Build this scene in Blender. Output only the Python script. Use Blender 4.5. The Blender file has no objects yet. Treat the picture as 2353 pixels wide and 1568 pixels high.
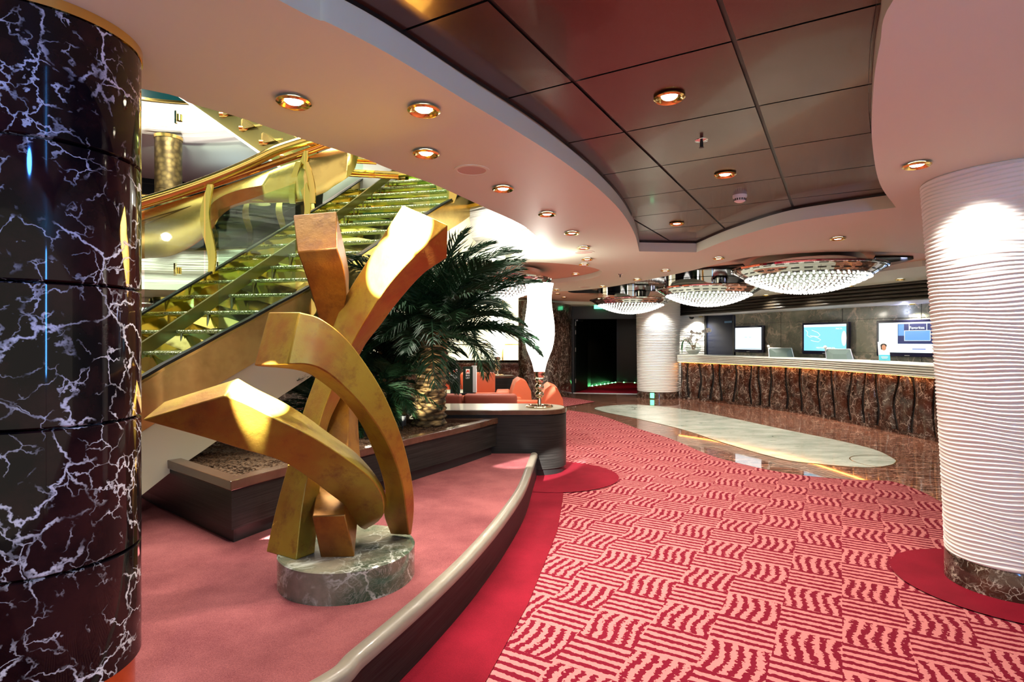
import bpy, bmesh, math, random
from mathutils import Vector, Matrix
from mathutils.geometry import tessellate_polygon
random.seed(7)
PI = math.pi
F, CX, CY, EYE = 1290.0, 1176.5, 784.0, 1.5
COL = bpy.context.scene.collection
sc = bpy.context.scene

# ------------------------------------------------------------------ measuring helpers
def W(px, py, Y):                       # a point of the place seen at that pixel, Y metres away
    return Vector(((px-CX)*Y/F, Y, EYE-(py-CY)*Y/F))
def P(px, py, z=0.0):                   # a point on the horizontal plane z
    Y = F*(EYE-z)/(py-CY)
    return Vector(((px-CX)*Y/F, Y, z))
def P2(px, py, z=0.0):
    v = P(px, py, z); return (v.x, v.y)
def interp(tab, x):                     # piecewise linear table
    if x <= tab[0][0]: a, b = tab[0], tab[1]
    elif x >= tab[-1][0]: a, b = tab[-2], tab[-1]
    else:
        for a, b in zip(tab, tab[1:]):
            if a[0] <= x <= b[0]: break
    t = (x-a[0])/(b[0]-a[0])
    return a[1]+(b[1]-a[1])*t
def catmull(pts, n=6, closed=False):
    pts = [Vector(p) for p in pts]; out = []
    N = len(pts); rng = range(N if closed else N-1)
    for i in rng:
        p1, p2 = pts[i], pts[(i+1) % N]
        p0 = pts[(i-1) % N] if (closed or i > 0) else p1*2-p2
        p3 = pts[(i+2) % N] if (closed or i+2 < N) else p2*2-p1
        for k in range(n):
            t = k/n
            out.append(0.5*((2*p1)+(-p0+p2)*t+(2*p0-5*p1+4*p2-p3)*t*t+(-p0+3*p1-3*p2+p3)*t**3))
    if not closed: out.append(pts[-1])
    return out

# ------------------------------------------------------------------ mesh helpers
ROOTM = {}
def new(): return bmesh.new()
def quad(bm, a, b, c, d):
    vs = [bm.verts.new(v) for v in (a, b, c, d)]; return bm.faces.new(vs)
def box(bm, c, s, rz=0, bev=0):
    m = Matrix.Translation(c) @ Matrix.Rotation(rz, 4, 'Z') @ Matrix.Diagonal((s[0], s[1], s[2], 1))
    r = bmesh.ops.create_cube(bm, size=1, matrix=m)
    if bev:
        es = list({e for v in r['verts'] for e in v.link_edges})
        bmesh.ops.bevel(bm, geom=es, offset=bev, segments=3, affect='EDGES', profile=.5)
def prism(bm, pts, z0, z1, cap=True):
    pts = [(p[0], p[1]) for p in pts]
    lo = [bm.verts.new((x, y, z0)) for x, y in pts]; hi = [bm.verts.new((x, y, z1)) for x, y in pts]
    n = len(pts)
    for i in range(n):
        j = (i+1) % n; bm.faces.new((lo[i], lo[j], hi[j], hi[i]))
    if cap:
        for tri in tessellate_polygon([[Vector((x, y, 0)) for x, y in pts]]):
            bm.faces.new([hi[k] for k in tri]); bm.faces.new([lo[k] for k in tri])
    bmesh.ops.recalc_face_normals(bm, faces=bm.faces)
def flat(bm, loops, z):                 # polygon with holes
    loops = [[Vector((p[0], p[1], 0)) for p in l] for l in loops]
    vs = [bm.verts.new((v.x, v.y, z)) for l in loops for v in l]
    for tri in tessellate_polygon(loops):
        f = bm.faces.new([vs[k] for k in tri])
def slab(bm, loops, z0, z1):
    flat(bm, loops, z0); flat(bm, loops, z1)
    for l in loops:
        n = len(l)
        for i in range(n):
            a, b = l[i], l[(i+1) % n]
            quad(bm, (a[0], a[1], z0), (b[0], b[1], z0), (b[0], b[1], z1), (a[0], a[1], z1))
    bmesh.ops.remove_doubles(bm, verts=bm.verts, dist=1e-5)
    bmesh.ops.recalc_face_normals(bm, faces=bm.faces)
def lathe(bm, prof, c=(0, 0, 0), n=48, a0=0, a1=2*PI):
    full = abs(a1-a0-2*PI) < 1e-6
    rows = []
    for r, z in prof:
        row = []
        for k in range(n if full else n+1):
            a = a0+(a1-a0)*k/n
            row.append(bm.verts.new((c[0]+r*math.cos(a), c[1]+r*math.sin(a), c[2]+z)))
        rows.append(row)
    for A, B in zip(rows, rows[1:]):
        m = len(A)
        for k in range(m if full else m-1):
            j = (k+1) % m
            bm.faces.new((A[k], A[j], B[j], B[k]))
    bmesh.ops.remove_doubles(bm, verts=bm.verts, dist=1e-6)
def tube(bm, pts, r, n=10, cap=True):
    pts = [Vector(p) for p in pts]; rows = []
    rr = r if isinstance(r, (list, tuple)) else [r]*len(pts)
    up0 = Vector((0, 0, 1))
    for i, p in enumerate(pts):
        t = (pts[min(i+1, len(pts)-1)]-pts[max(i-1, 0)]).normalized()
        up = up0 if abs(t.dot(up0)) < .95 else Vector((1, 0, 0))
        s = t.cross(up).normalized(); u = s.cross(t)
        rows.append([bm.verts.new(p+(s*math.cos(2*PI*k/n)+u*math.sin(2*PI*k/n))*rr[i]) for k in range(n)])
    for A, B in zip(rows, rows[1:]):
        for k in range(n):
            j = (k+1) % n; bm.faces.new((A[k], A[j], B[j], B[k]))
    if cap: bm.faces.new(rows[0][::-1]); bm.faces.new(rows[-1])
def sheet(bm, rows):
    vr = [[bm.verts.new(p) for p in r] for r in rows]
    for A, B in zip(vr, vr[1:]):
        for k in range(len(A)-1): bm.faces.new((A[k], A[k+1], B[k+1], B[k]))
def thick(bm, rows, off):               # closed slab between a sheet and its copy moved by off
    off = Vector(off)
    a = rows; b = [[Vector(p)+off for p in r] for r in rows]
    sheet(bm, a); sheet(bm, b)
    sheet(bm, [a[0], b[0]]); sheet(bm, [a[-1], b[-1]])
    sheet(bm, [[r[0] for r in a], [r[0] for r in b]]); sheet(bm, [[r[-1] for r in a], [r[-1] for r in b]])
    bmesh.ops.remove_doubles(bm, verts=bm.verts, dist=1e-5)
    bmesh.ops.recalc_face_normals(bm, faces=bm.faces)
def sphere(bm, c, r, seg=16, rings=10, sc_=(1, 1, 1)):
    bmesh.ops.create_uvsphere(bm, u_segments=seg, v_segments=rings, radius=1,
        matrix=Matrix.Translation(c) @ Matrix.Diagonal((r*sc_[0], r*sc_[1], r*sc_[2], 1)))
def rootm(p):
    while p is not None and p.parent is not None: p = p.parent
    return ROOTM.get(p.name, Matrix.Identity(4)) if p else Matrix.Identity(4)
def obj(name, bm, m, parent=None, world=True, smooth=None, label=None):
    if parent is not None and world:
        bmesh.ops.transform(bm, matrix=rootm(parent).inverted(), verts=bm.verts)
    me = bpy.data.meshes.new(name); bm.to_mesh(me); bm.free()
    if smooth is not None:
        me.polygons.foreach_set('use_smooth', [True]*len(me.polygons))
        if smooth < 180: me.set_sharp_from_angle(angle=math.radians(smooth))
    o = bpy.data.objects.new(name, me); COL.objects.link(o)
    if m: me.materials.append(m)
    if parent: o.parent = parent
    if label: o['label'] = label
    return o
def tag(o, label, cat, group=None):
    o['label'] = label; o['category'] = cat
    if group: o['group'] = group
    return o
def thing(name, label, cat, loc=(0, 0, 0), rz=0, group=None):
    o = bpy.data.objects.new(name, None); COL.objects.link(o)
    o.location = loc; o.rotation_euler = (0, 0, rz); o.empty_display_size = .1
    ROOTM[o.name] = Matrix.Translation(loc) @ Matrix.Rotation(rz, 4, 'Z')
    return tag(o, label, cat, group)
def struct(name, bm, m, smooth=None, parent=None):
    o = obj(name, bm, m, parent, smooth=smooth); o['kind'] = 'structure'; return o
def copy_tree(o, parent=None):
    c = o.copy(); COL.objects.link(c)
    if parent: c.parent = parent
    for ch in list(o.children): copy_tree(ch, c)
    return c
def dup(o, loc, rz, label, group=None):
    c = copy_tree(o); c.location = loc; c.rotation_euler = (0, 0, rz); c['label'] = label
    if group: c['group'] = group
    ROOTM[c.name] = Matrix.Translation(loc) @ Matrix.Rotation(rz, 4, 'Z')
    return c
def text(name, s, size, m, parent, loc, rx=PI/2, ext=.001, align='CENTER', sx=1):
    cu = bpy.data.curves.new(name, 'FONT'); cu.body = s; cu.size = size; cu.extrude = ext
    cu.align_x = align; cu.align_y = 'CENTER'
    t = bpy.data.objects.new(name, cu); COL.objects.link(t)
    bpy.context.view_layer.update()
    me = bpy.data.meshes.new_from_object(t.evaluated_get(bpy.context.evaluated_depsgraph_get()))
    bpy.data.objects.remove(t)
    o = bpy.data.objects.new(name, me); COL.objects.link(o)
    me.materials.clear(); me.materials.append(m)
    o.parent = parent; o.location = loc; o.rotation_euler = (rx, 0, 0); o.scale = (sx, 1, 1)
    return o

# ------------------------------------------------------------------ materials
def mat(name, col=(.5, .5, .5), rough=.5, metal=0, emit=None, es=1, spec=.5, coat=0, trans=0, ior=1.45):
    m = bpy.data.materials.new(name); m.use_nodes = True
    b = m.node_tree.nodes['Principled BSDF']
    b.inputs['Base Color'].default_value = (*col, 1); b.inputs['Roughness'].default_value = rough
    b.inputs['Metallic'].default_value = metal; b.inputs['Specular IOR Level'].default_value = spec
    b.inputs['Coat Weight'].default_value = coat; b.inputs['Coat Roughness'].default_value = .05
    b.inputs['Transmission Weight'].default_value = trans; b.inputs['IOR'].default_value = ior
    if emit:
        b.inputs['Emission Color'].default_value = (*emit, 1); b.inputs['Emission Strength'].default_value = es
    return m
class NB:                                # tiny node builder
    def __init__(s, m): s.m = m; s.t = m.node_tree; s.b = s.t.nodes['Principled BSDF']
    def n(s, typ, **k):
        nd = s.t.nodes.new(typ)
        for a, v in k.items(): setattr(nd, a, v)
        return nd
    def l(s, a, b): s.t.links.new(a, b)
    def put(s, inp, v):
        if isinstance(v, (int, float)): inp.default_value = v
        elif isinstance(v, tuple): inp.default_value = v
        else: s.l(v, inp)
    def math(s, op, a, b=0, c=None, clamp=False):
        nd = s.n('ShaderNodeMath', operation=op); nd.use_clamp = clamp
        s.put(nd.inputs[0], a); s.put(nd.inputs[1], b)
        if c is not None: s.put(nd.inputs[2], c)
        return nd.outputs[0]
    def noise(s, vec, scale, detail=4, rough=.5, dist=0, out='Fac'):
        nd = s.n('ShaderNodeTexNoise'); s.put(nd.inputs['Vector'], vec)
        nd.inputs['Scale'].default_value = scale; nd.inputs['Detail'].default_value = detail
        nd.inputs['Roughness'].default_value = rough; nd.inputs['Distortion'].default_value = dist
        return nd.outputs[out]
    def map(s, v, a, b, c=0, d=1):
        nd = s.n('ShaderNodeMapRange'); s.put(nd.inputs[0], v)
        for i, x in enumerate((a, b, c, d)): nd.inputs[i+1].default_value = x
        return nd.outputs[0]
    def mix(s, f, a, b):
        nd = s.n('ShaderNodeMix', data_type='RGBA'); s.put(nd.inputs[0], f)
        s.put(nd.inputs[6], (*a, 1) if isinstance(a, tuple) else a)
        s.put(nd.inputs[7], (*b, 1) if isinstance(b, tuple) else b)
        return nd.outputs[2]
    def coord(s, scale=(1, 1, 1), rot=(0, 0, 0), loc=(0, 0, 0), world=True):
        if world: o = s.n('ShaderNodeNewGeometry').outputs['Position']
        else: o = s.n('ShaderNodeTexCoord').outputs['Object']
        mp = s.n('ShaderNodeMapping'); s.l(o, mp.inputs[0])
        mp.inputs[1].default_value = loc; mp.inputs[2].default_value = rot; mp.inputs[3].default_value = scale
        return mp.outputs[0]
    def bump(s, h, strength=.3, dist=.01):
        nd = s.n('ShaderNodeBump'); nd.inputs['Strength'].default_value = strength
        nd.inputs['Distance'].default_value = dist; s.put(nd.inputs['Height'], h)
        s.l(nd.outputs[0], s.b.inputs['Normal'])
    def col(s, c): s.put(s.b.inputs['Base Color'], c)

def marble(name, dark, mid, vein, scale=2.5, vw=.02, vw2=.012, rough=.06, amt=1, stretch=(1, 1, 1), rot=(0, 0, 0), patch=.5, coat=.3, fine_amt=1):
    m = mat(name, rough=rough, coat=coat); b = NB(m)
    v = b.coord(scale=stretch, rot=rot)
    wob = b.n('ShaderNodeVectorMath', operation='SCALE')
    b.l(b.noise(v, scale*1.3, 5, .6, out='Color'), wob.inputs[0]); wob.inputs['Scale'].default_value = .55/scale*1.6
    add = b.n('ShaderNodeVectorMath', operation='ADD'); b.l(v, add.inputs[0]); b.l(wob.outputs[0], add.inputs[1])
    def crack(sc_, w, src):
        vo = b.n('ShaderNodeTexVoronoi', feature='DISTANCE_TO_EDGE'); b.l(src, vo.inputs['Vector']); vo.inputs['Scale'].default_value = sc_
        return b.map(vo.outputs['Distance'], w*.25, w, 1, 0)
    big = crack(scale, vw, add.outputs[0]); small = crack(scale*2.9, vw2*1.6, add.outputs[0])
    msk = b.map(b.noise(v, scale*1.1, 3, .6), .46, .58); msk2 = b.map(b.noise(v, scale*2.1, 3, .6), .47, .6)
    f = b.math('MAXIMUM', b.math('MULTIPLY', big, msk), b.math('MULTIPLY', b.math('MULTIPLY', small, msk2), .8))
    blotch = b.map(b.noise(v, scale*1.6, 8, .7, .8), .57, .66)
    fine = b.map(b.math('ABSOLUTE', b.math('SUBTRACT', b.noise(v, scale*4, 8, .75, 1.5), .5)), 0, .018, .55, 0)
    f = b.math('MAXIMUM', f, b.math('MULTIPLY', b.math('MULTIPLY', fine, fine_amt), msk), clamp=True)
    base = b.mix(b.map(b.noise(v, scale*.9, 6, .65), .4, .62), dark, mid)
    base = b.mix(b.math('MULTIPLY', blotch, patch*.35), base, vein)
    b.col(b.mix(b.math('MULTIPLY', f, amt), base, vein))
    return m

M = {}
M['black_marble'] = bmb = marble('black_marble', (.004, .003, .004), (.025, .008, .008), (.62, .62, .66), 4.3, .022, .024, .05, patch=.0, fine_amt=0)
bmb.node_tree.nodes['Principled BSDF'].inputs['Coat Weight'].default_value = 0; bmb.node_tree.nodes['Principled BSDF'].inputs['Specular IOR Level'].default_value = .25
M['brown_marble'] = marble('brown_marble', (.028, .012, .008), (.065, .024, .014), (.52, .44, .36), 5.2, .030, .03, .12, amt=.8)
M['grey_marble'] = marble('grey_marble', (.13, .14, .11), (.28, .28, .22), (.62, .50, .38), 1.9, .05, .04, .15, amt=.85, patch=1.8)
M['sculpt_marble'] = marble('sculpture_marble', (.03, .06, .035), (.20, .17, .12), (.60, .60, .52), 2.2, .014, .03, .12, amt=.6, patch=1.6)
M['floor_marble'] = marble('floor_marble', (.05, .016, .010), (.24, .075, .04), (.60, .42, .32), 3.2, .05, .06, .03, amt=.9, stretch=(1, 4.5, 1), rot=(0, 0, -.55), patch=.9)
M['floor_inlay'] = marble('floor_inlay', (.46, .50, .42), (.68, .70, .60), (.16, .23, .16), 1.7, .02, .02, .06, amt=.4, stretch=(1, 2.6, 1), rot=(0, 0, -.55), patch=1.5)
M['pink'] = mat('plaster_pink', (.78, .83, .68), .55)
M['orange_ceiling'] = mat('plaster_orange', (.72, .42, .29), .5)
M['white'] = mat('white_plaster', (.85, .83, .79), .5)
M['black'] = mat('matte_black', (.01, .01, .01), .4)
M['dark_panel'] = mat('dark_door_panel', (.006, .008, .007), .3)
M['brass'] = mat('brass', (.82, .58, .17), .16, 1)
M['brass_mirror'] = mat('brass_mirror', (.80, .62, .20), .07, 1)
M['olive_brass'] = mat('olive_brass', (.20, .18, .07), .28, .9)
M['copper'] = mat('copper', (.75, .28, .08), .12, 1)
M['chrome'] = mat('chrome', (.8, .8, .8), .04, 1)
M['dark_chrome'] = mat('dark_chrome', (.05, .05, .05), .05, 1)
M['black_mirror'] = mat('black_mirror', (.008, .008, .008), .05, 0, spec=.3)
M['gold_chrome'] = mat('gold_chrome', (.78, .66, .48), .06, 1)
M['lamp_glow'] = mat('lamp_shade_glow', (.9, .9, .85), .4, emit=(1, .97, .88), es=4.5)
M['lens'] = mat('lens_glow', (1, 1, 1), .3, emit=(1, .9, .7), es=25)
M['bead'] = mat('crystal_bead', (.9, .9, .9), .05, emit=(1, .99, .93), es=1.5)
M['bowl'] = mat('chandelier_bowl', (.30, .34, .30), .12, .9)
M['black_trim'] = mat('black_rubber', (.01, .012, .012), .25)
M['beige'] = mat('beige_cladding', (.62, .55, .38), .45)
M['soil_pot'] = mat('lamp_black', (.02, .02, .025), .3)
M['orange_fabric'] = mat('orange_leather', (.62, .13, .05), .5)
M['brown_fabric'] = mat('rust_fabric', (.22, .035, .014), .7)
M['green_exit'] = mat('exit_green', (.1, .8, .4), .4, emit=(.12, 1, .45), es=3)
M['green_led'] = mat('led_green', (.1, 1, .3), .4, emit=(.15, 1, .3), es=14)
M['warm_led'] = mat('led_warm', (1, .5, .1), .4, emit=(1, .36, .07), es=34)
M['cream'] = mat('cream_solid', (.78, .76, .66), .25, coat=.3)
M['tv_black'] = mat('tv_black', (.01, .01, .03), .12)
M['scr_white'] = mat('screen_white', (.1, .1, .1), .3, emit=(.85, .97, 1), es=1.3)
M['scr_cyan'] = mat('screen_cyan', (.1, .1, .1), .3, emit=(.22, .72, 1), es=1.0)
M['scr_blue'] = mat('screen_blue', (.05, .05, .1), .3, emit=(.03, .12, .6), es=.9)
M['scr_sky'] = mat('screen_sky', (.05, .05, .1), .3, emit=(.10, .38, .8), es=.9)
M['scr_dark'] = mat('screen_dark', (.02, .02, .05), .3, emit=(.01, .03, .12), es=.8)
M['paper'] = mat('paper', (.85, .85, .82), .6)
M['grey_plastic'] = mat('grey_plastic', (.10, .14, .13), .3)
M['steel'] = mat('steel', (.6, .6, .6), .3, 1)
M['red'] = mat('red_plastic', (.75, .02, .01), .4)
M['leaf'] = mat('palm_leaf', (.010, .040, .014), .5, spec=.3)
M['leaf2'] = mat('orchid_leaf', (.02, .12, .04), .4)
M['petal'] = mat('petal', (.9, .88, .8), .6)
M['branch'] = mat('branch', (.25, .13, .05), .7)
M['skin'] = mat('printed_face', (.42, .2, .12), .6)
M['teal'] = mat('teal_print', (.1, .55, .7), .6)
def thin_glass(name, tint, k=.12):
    m = bpy.data.materials.new(name); m.use_nodes = True; t = m.node_tree; t.nodes.clear()
    tr = t.nodes.new('ShaderNodeBsdfTransparent'); tr.inputs[0].default_value = (*tint, 1); gl = t.nodes.new('ShaderNodeBsdfGlossy'); gl.inputs['Roughness'].default_value = .03
    mx = t.nodes.new('ShaderNodeMixShader'); out = t.nodes.new('ShaderNodeOutputMaterial')
    mx.inputs[0].default_value = k; t.links.new(tr.outputs[0], mx.inputs[1]); t.links.new(gl.outputs[0], mx.inputs[2]); t.links.new(mx.outputs[0], out.inputs[0]); return m
M['glass'] = thin_glass('green_glass', (.84, .95, .88), .05)
M['bowl_glass'] = thin_glass('clear_glass', (.93, .96, .95), .10)
M['crystal_tread'] = mat('crystal_tread', (.5, .55, .28), .18, .7)
M['pot_stone'] = mat('white_gravel', (.8, .78, .7), .7)
M['navy'] = mat('navy_glass_wall', (.002, .005, .012), .35, spec=.2)
M['teal_wall'] = mat('teal_wall', (.004, .05, .055), .15)
M['navy_door'] = mat('navy_door', (.006, .010, .03), .25)

# bronze of the sculpture: worn gold with orange brown patina
m = mat('patina_gold', rough=.40, metal=.65, coat=.1); m.node_tree.nodes['Principled BSDF'].inputs['Coat Roughness'].default_value = .32; b = NB(m); v = b.coord()
c1 = b.mix(b.map(b.noise(v, 2.2, 4, .6), .42, .62), (.34, .235, .026), (.27, .105, .018))
c2 = b.mix(b.map(b.noise(v, 9, 6, .7), .52, .72), c1, (.20, .085, .02))
b.col(c2); b.put(b.b.inputs['Roughness'], b.map(b.noise(v, 6, 5, .7), .3, .7, .3, .5)); b.bump(b.noise(v, 14, 6, .7), .25, .01)
M['patina'] = m
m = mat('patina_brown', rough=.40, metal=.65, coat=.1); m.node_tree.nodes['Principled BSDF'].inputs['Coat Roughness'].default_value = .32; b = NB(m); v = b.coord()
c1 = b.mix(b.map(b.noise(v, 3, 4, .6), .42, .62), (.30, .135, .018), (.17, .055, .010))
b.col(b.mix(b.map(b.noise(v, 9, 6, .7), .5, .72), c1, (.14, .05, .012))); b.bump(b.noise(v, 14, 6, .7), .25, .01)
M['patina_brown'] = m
m = mat('brushed_gold_sheet', rough=.22, metal=.9); b = NB(m); v = b.coord()
b.col(b.mix(b.map(b.noise(v, 1.4, 6, .7), .45, .75), (.88, .64, .22), (.45, .28, .09)))
M['gold_sheet'] = m
m = mat('stair_riser', rough=.09, metal=1); b = NB(m); v = b.coord(scale=(1, 1, 1))
vo = b.n('ShaderNodeTexVoronoi'); b.l(v, vo.inputs['Vector']); vo.inputs['Scale'].default_value = 3.2
sep = b.n('ShaderNodeSeparateColor'); b.l(vo.outputs['Color'], sep.inputs[0])
b.col(b.mix(sep.outputs[0], (.80, .66, .16), (.50, .56, .20))); b.bump(b.noise(v, 5, 2), .15, .02)
M['riser'] = m
m = mat('crystal_nosing', rough=.12, metal=.4); b = NB(m); v = b.coord()
vo = b.n('ShaderNodeTexVoronoi'); b.l(v, vo.inputs['Vector']); vo.inputs['Scale'].default_value = 70
b.col(b.mix(b.map(vo.outputs['Distance'], .1, .5), (.9, .92, .75), (.2, .25, .1))); b.bump(vo.outputs['Distance'], .9, .01)
M['nosing'] = m
m = mat('gold_leaf_column', rough=.3, metal=.8); b = NB(m); v = b.coord()
vo = b.n('ShaderNodeTexVoronoi'); b.l(v, vo.inputs['Vector']); vo.inputs['Scale'].default_value = 11
b.col(b.mix(b.map(vo.outputs['Distance'], .1, .7), (.32, .24, .09), (.12, .09, .04)))
M['gold_leaf'] = m
# dark wenge wood with fine horizontal grain
m = mat('wenge', rough=.4, spec=.2); b = NB(m); v = b.coord(scale=(1.2, 1.2, 90))
b.col(b.mix(b.map(b.noise(v, 1.5, 5, .6), .35, .7), (.006, .0055, .005), (.024, .022, .020))); M['wenge'] = m
m = mat('rim_wood', rough=.22, coat=.4); b = NB(m); v = b.coord(scale=(6, 6, 6))
b.col(b.mix(b.noise(v, 2, 4), (.035, .014, .007), (.11, .05, .028))); M['rim'] = m
m = mat('edge_trim', rough=.3, coat=.2); b = NB(m); v = b.coord(scale=(3, 3, 30))
b.col(b.mix(b.noise(v, 3, 5, .7), (.12, .10, .075), (.22, .19, .15))); M['edge'] = m
# plain carpets
def carpet(name, a, c):
    m = mat(name, rough=.95, spec=.1); b = NB(m); v = b.coord()
    f = b.math('ADD', b.math('MULTIPLY', b.noise(v, 350, 2), .5), b.math('MULTIPLY', b.noise(v, 2.4, 4, .6), .5))
    b.col(b.mix(b.map(f, .38, .62), a, c)); b.bump(b.noise(v, 300, 2), .5, .004); M[name] = m
carpet('salmon_carpet', (.10, .024, .027), (.21, .064, .064))
carpet('red_carpet', (.10, .002, .007), (.17, .005, .014))
carpet('corridor_carpet', (.32, .005, .02), (.40, .01, .03))
# basket weave carpet
U2 = Vector((.505, .863)); V2 = Vector((.863, -.505)); CELL = .29; O2 = (1.778, 3.023)
m = mat('basket_carpet', rough=.95, spec=.1); b = NB(m)
pos = b.n('ShaderNodeNewGeometry').outputs['Position']
sep = b.n('ShaderNodeSeparateXYZ'); b.l(pos, sep.inputs[0])
dx = b.math('SUBTRACT', sep.outputs[0], O2[0]); dy = b.math('SUBTRACT', sep.outputs[1], O2[1])
a = b.math('DIVIDE', b.math('ADD', b.math('MULTIPLY', dx, U2.x), b.math('MULTIPLY', dy, U2.y)), CELL)
c = b.math('DIVIDE', b.math('ADD', b.math('MULTIPLY', dx, V2.x), b.math('MULTIPLY', dy, V2.y)), CELL)
fa = b.math('FRACT', a); fc = b.math('FRACT', c)
ia = b.math('FLOOR', a); ic = b.math('FLOOR', c)
par = b.math('FLOORED_MODULO', b.math('ADD', ia, ic), 2)            # 0: straight, 1: wavy
n1 = b.math('SUBTRACT', b.noise(pos, 9, 3), .5); n2 = b.math('SUBTRACT', b.noise(pos, 55, 2), .5)
n3 = b.math('SUBTRACT', b.noise(pos, 20, 2), .5)
st = b.math('FRACT', b.math('ADD', b.math('MULTIPLY', fa, 5), b.math('ADD', b.math('MULTIPLY', n3, .35), b.math('MULTIPLY', n2, .35))))
straight = b.math('LESS_THAN', st, .52)
wv = b.math('ADD', b.math('MULTIPLY', b.math('SINE', b.math('ADD', b.math('MULTIPLY', fa, 5.2), b.math('MULTIPLY', ic, 2.1))), .22),
            b.math('ADD', b.math('MULTIPLY', n1, .55), b.math('MULTIPLY', n2, .9)))
wy = b.math('FRACT', b.math('ADD', b.math('MULTIPLY', fc, 5), wv))
wavy = b.math('LESS_THAN', wy, .5)
sel = b.math('ADD', b.math('MULTIPLY', par, wavy), b.math('MULTIPLY', b.math('SUBTRACT', 1, par), straight))
pile = b.noise(pos, 350, 2)
red = b.mix(pile, (.085, .002, .008), (.15, .004, .016)); pnk = b.mix(pile, (.30, .085, .085), (.46, .16, .15))
b.col(b.mix(sel, red, pnk)); b.bump(pile, .5, .004); M['basket'] = m
# rippled white plaster on fascias (bump only)
m = mat('rippled_plaster', (.83, .80, .74), .55); b = NB(m); v = b.coord(scale=(.35, .35, 9))
b.bump(b.noise(v, 2.2, 3, .5, .3), .8, .08); M['ripple'] = m
m = mat('wall_ripple', (.84, .83, .80), .5); b = NB(m); v = b.coord(scale=(.8, .8, 11))
b.bump(b.noise(v, 2.2, 3, .5, .3), .9, .06); M['wall_ripple'] = m
# mulch
m = mat('bark_mulch', rough=.9); b = NB(m); v = b.coord()
vo = b.n('ShaderNodeTexVoronoi'); b.l(v, vo.inputs['Vector']); vo.inputs['Scale'].default_value = 45
b.col(b.mix(b.noise(v, 60, 4), (.018, .009, .004), (.16, .075, .03))); b.bump(vo.outputs['Distance'], 1, .02); M['mulch'] = m
m = mat('palm_bark', rough=.9); b = NB(m); v = b.coord()
vo = b.n('ShaderNodeTexVoronoi'); b.l(b.coord(scale=(1, 1, 2.2)), vo.inputs['Vector']); vo.inputs['Scale'].default_value = 13
b.col(b.mix(b.map(vo.outputs['Distance'], .15, .7), (.45, .30, .12), (.05, .03, .012))); b.bump(b.math('SUBTRACT', 1, vo.outputs['Distance']), 1, .03); M['bark'] = m
# dark metallic ceiling panels
m = mat('ceiling_panel', rough=.24, metal=.55, coat=.2); b = NB(m); v = b.coord()
b.col(b.mix(b.noise(v, 1.2, 2), (.085, .030, .022), (.11, .045, .030))); M['ceiling_panel'] = m
# pale lounge wall panels; strong lamplight on them is put in as emission
m = mat('lit_wall_glow', (.8, .78, .6), .3); b = NB(m); v = b.coord(scale=(1, 1, .15))
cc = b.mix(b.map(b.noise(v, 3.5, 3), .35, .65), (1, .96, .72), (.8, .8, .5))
b.l(cc, b.b.inputs['Emission Color']); b.b.inputs['Emission Strength'].default_value = 1.1; M['lit_wall'] = m

# ================================================================== THE SETTING
ZP, ZC, ZD, ZO = .27, 2.5, 2.62, 2.58       # platform, main ceiling, dark panels, orange ceiling
bm = new(); flat(bm, [[(-12, -2), (9.5, -2), (9.5, 21), (-12, 21)]], 0); struct('floor', bm, M['floor_marble'])
# light stone inlay and its thin brass outline
inl = [(1366, 938), (1412, 932), (1468, 931), (1561, 939.5), (1667, 958.6), (1795, 986), (1922, 1012), (2007, 1033), (2054, 1055), (2058, 1064), (2041, 1071),
       (1986, 1075.5), (1880, 1067), (1795, 1056), (1667, 1020), (1561, 986), (1455, 961), (1391, 948)]
ip = catmull([(*P2(*p), 0) for p in inl], 6, True)
bm = new(); flat(bm, [ip], .003); struct('floor_inlay', bm, M['floor_inlay'])
cen = sum(ip, Vector())/len(ip)
bm = new()
for k, o_ in ((1.0, .004), ):
    ring = [p for p in ip]
    n = len(ring)
    for i in range(n):
        a, c_ = ring[i], ring[(i+1) % n]
        d = (c_-a).normalized(); nn = Vector((d.y, -d.x, 0))*.006
        quad(bm, (a.x-nn.x, a.y-nn.y, .005), (c_.x-nn.x, c_.y-nn.y, .005), (c_.x+nn.x, c_.y+nn.y, .005), (a.x+nn.x, a.y+nn.y, .005))
# second brass loop beyond both tips
for px, py, r in ((2045, 1063, .42), (1385, 938, .7)):
    c0 = P(px, py)
    for i in range(48):
        a0, a1 = 2*PI*i/48, 2*PI*(i+1)/48
        q = [(c0.x+math.cos(a)*R_, c0.y+math.sin(a)*R_, .0045) for a, R_ in ((a0, r), (a1, r), (a1, r+.012), (a0, r+.012))]
        quad(bm, *q)
struct('floor_brass_line', bm, M['brass'])
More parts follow.
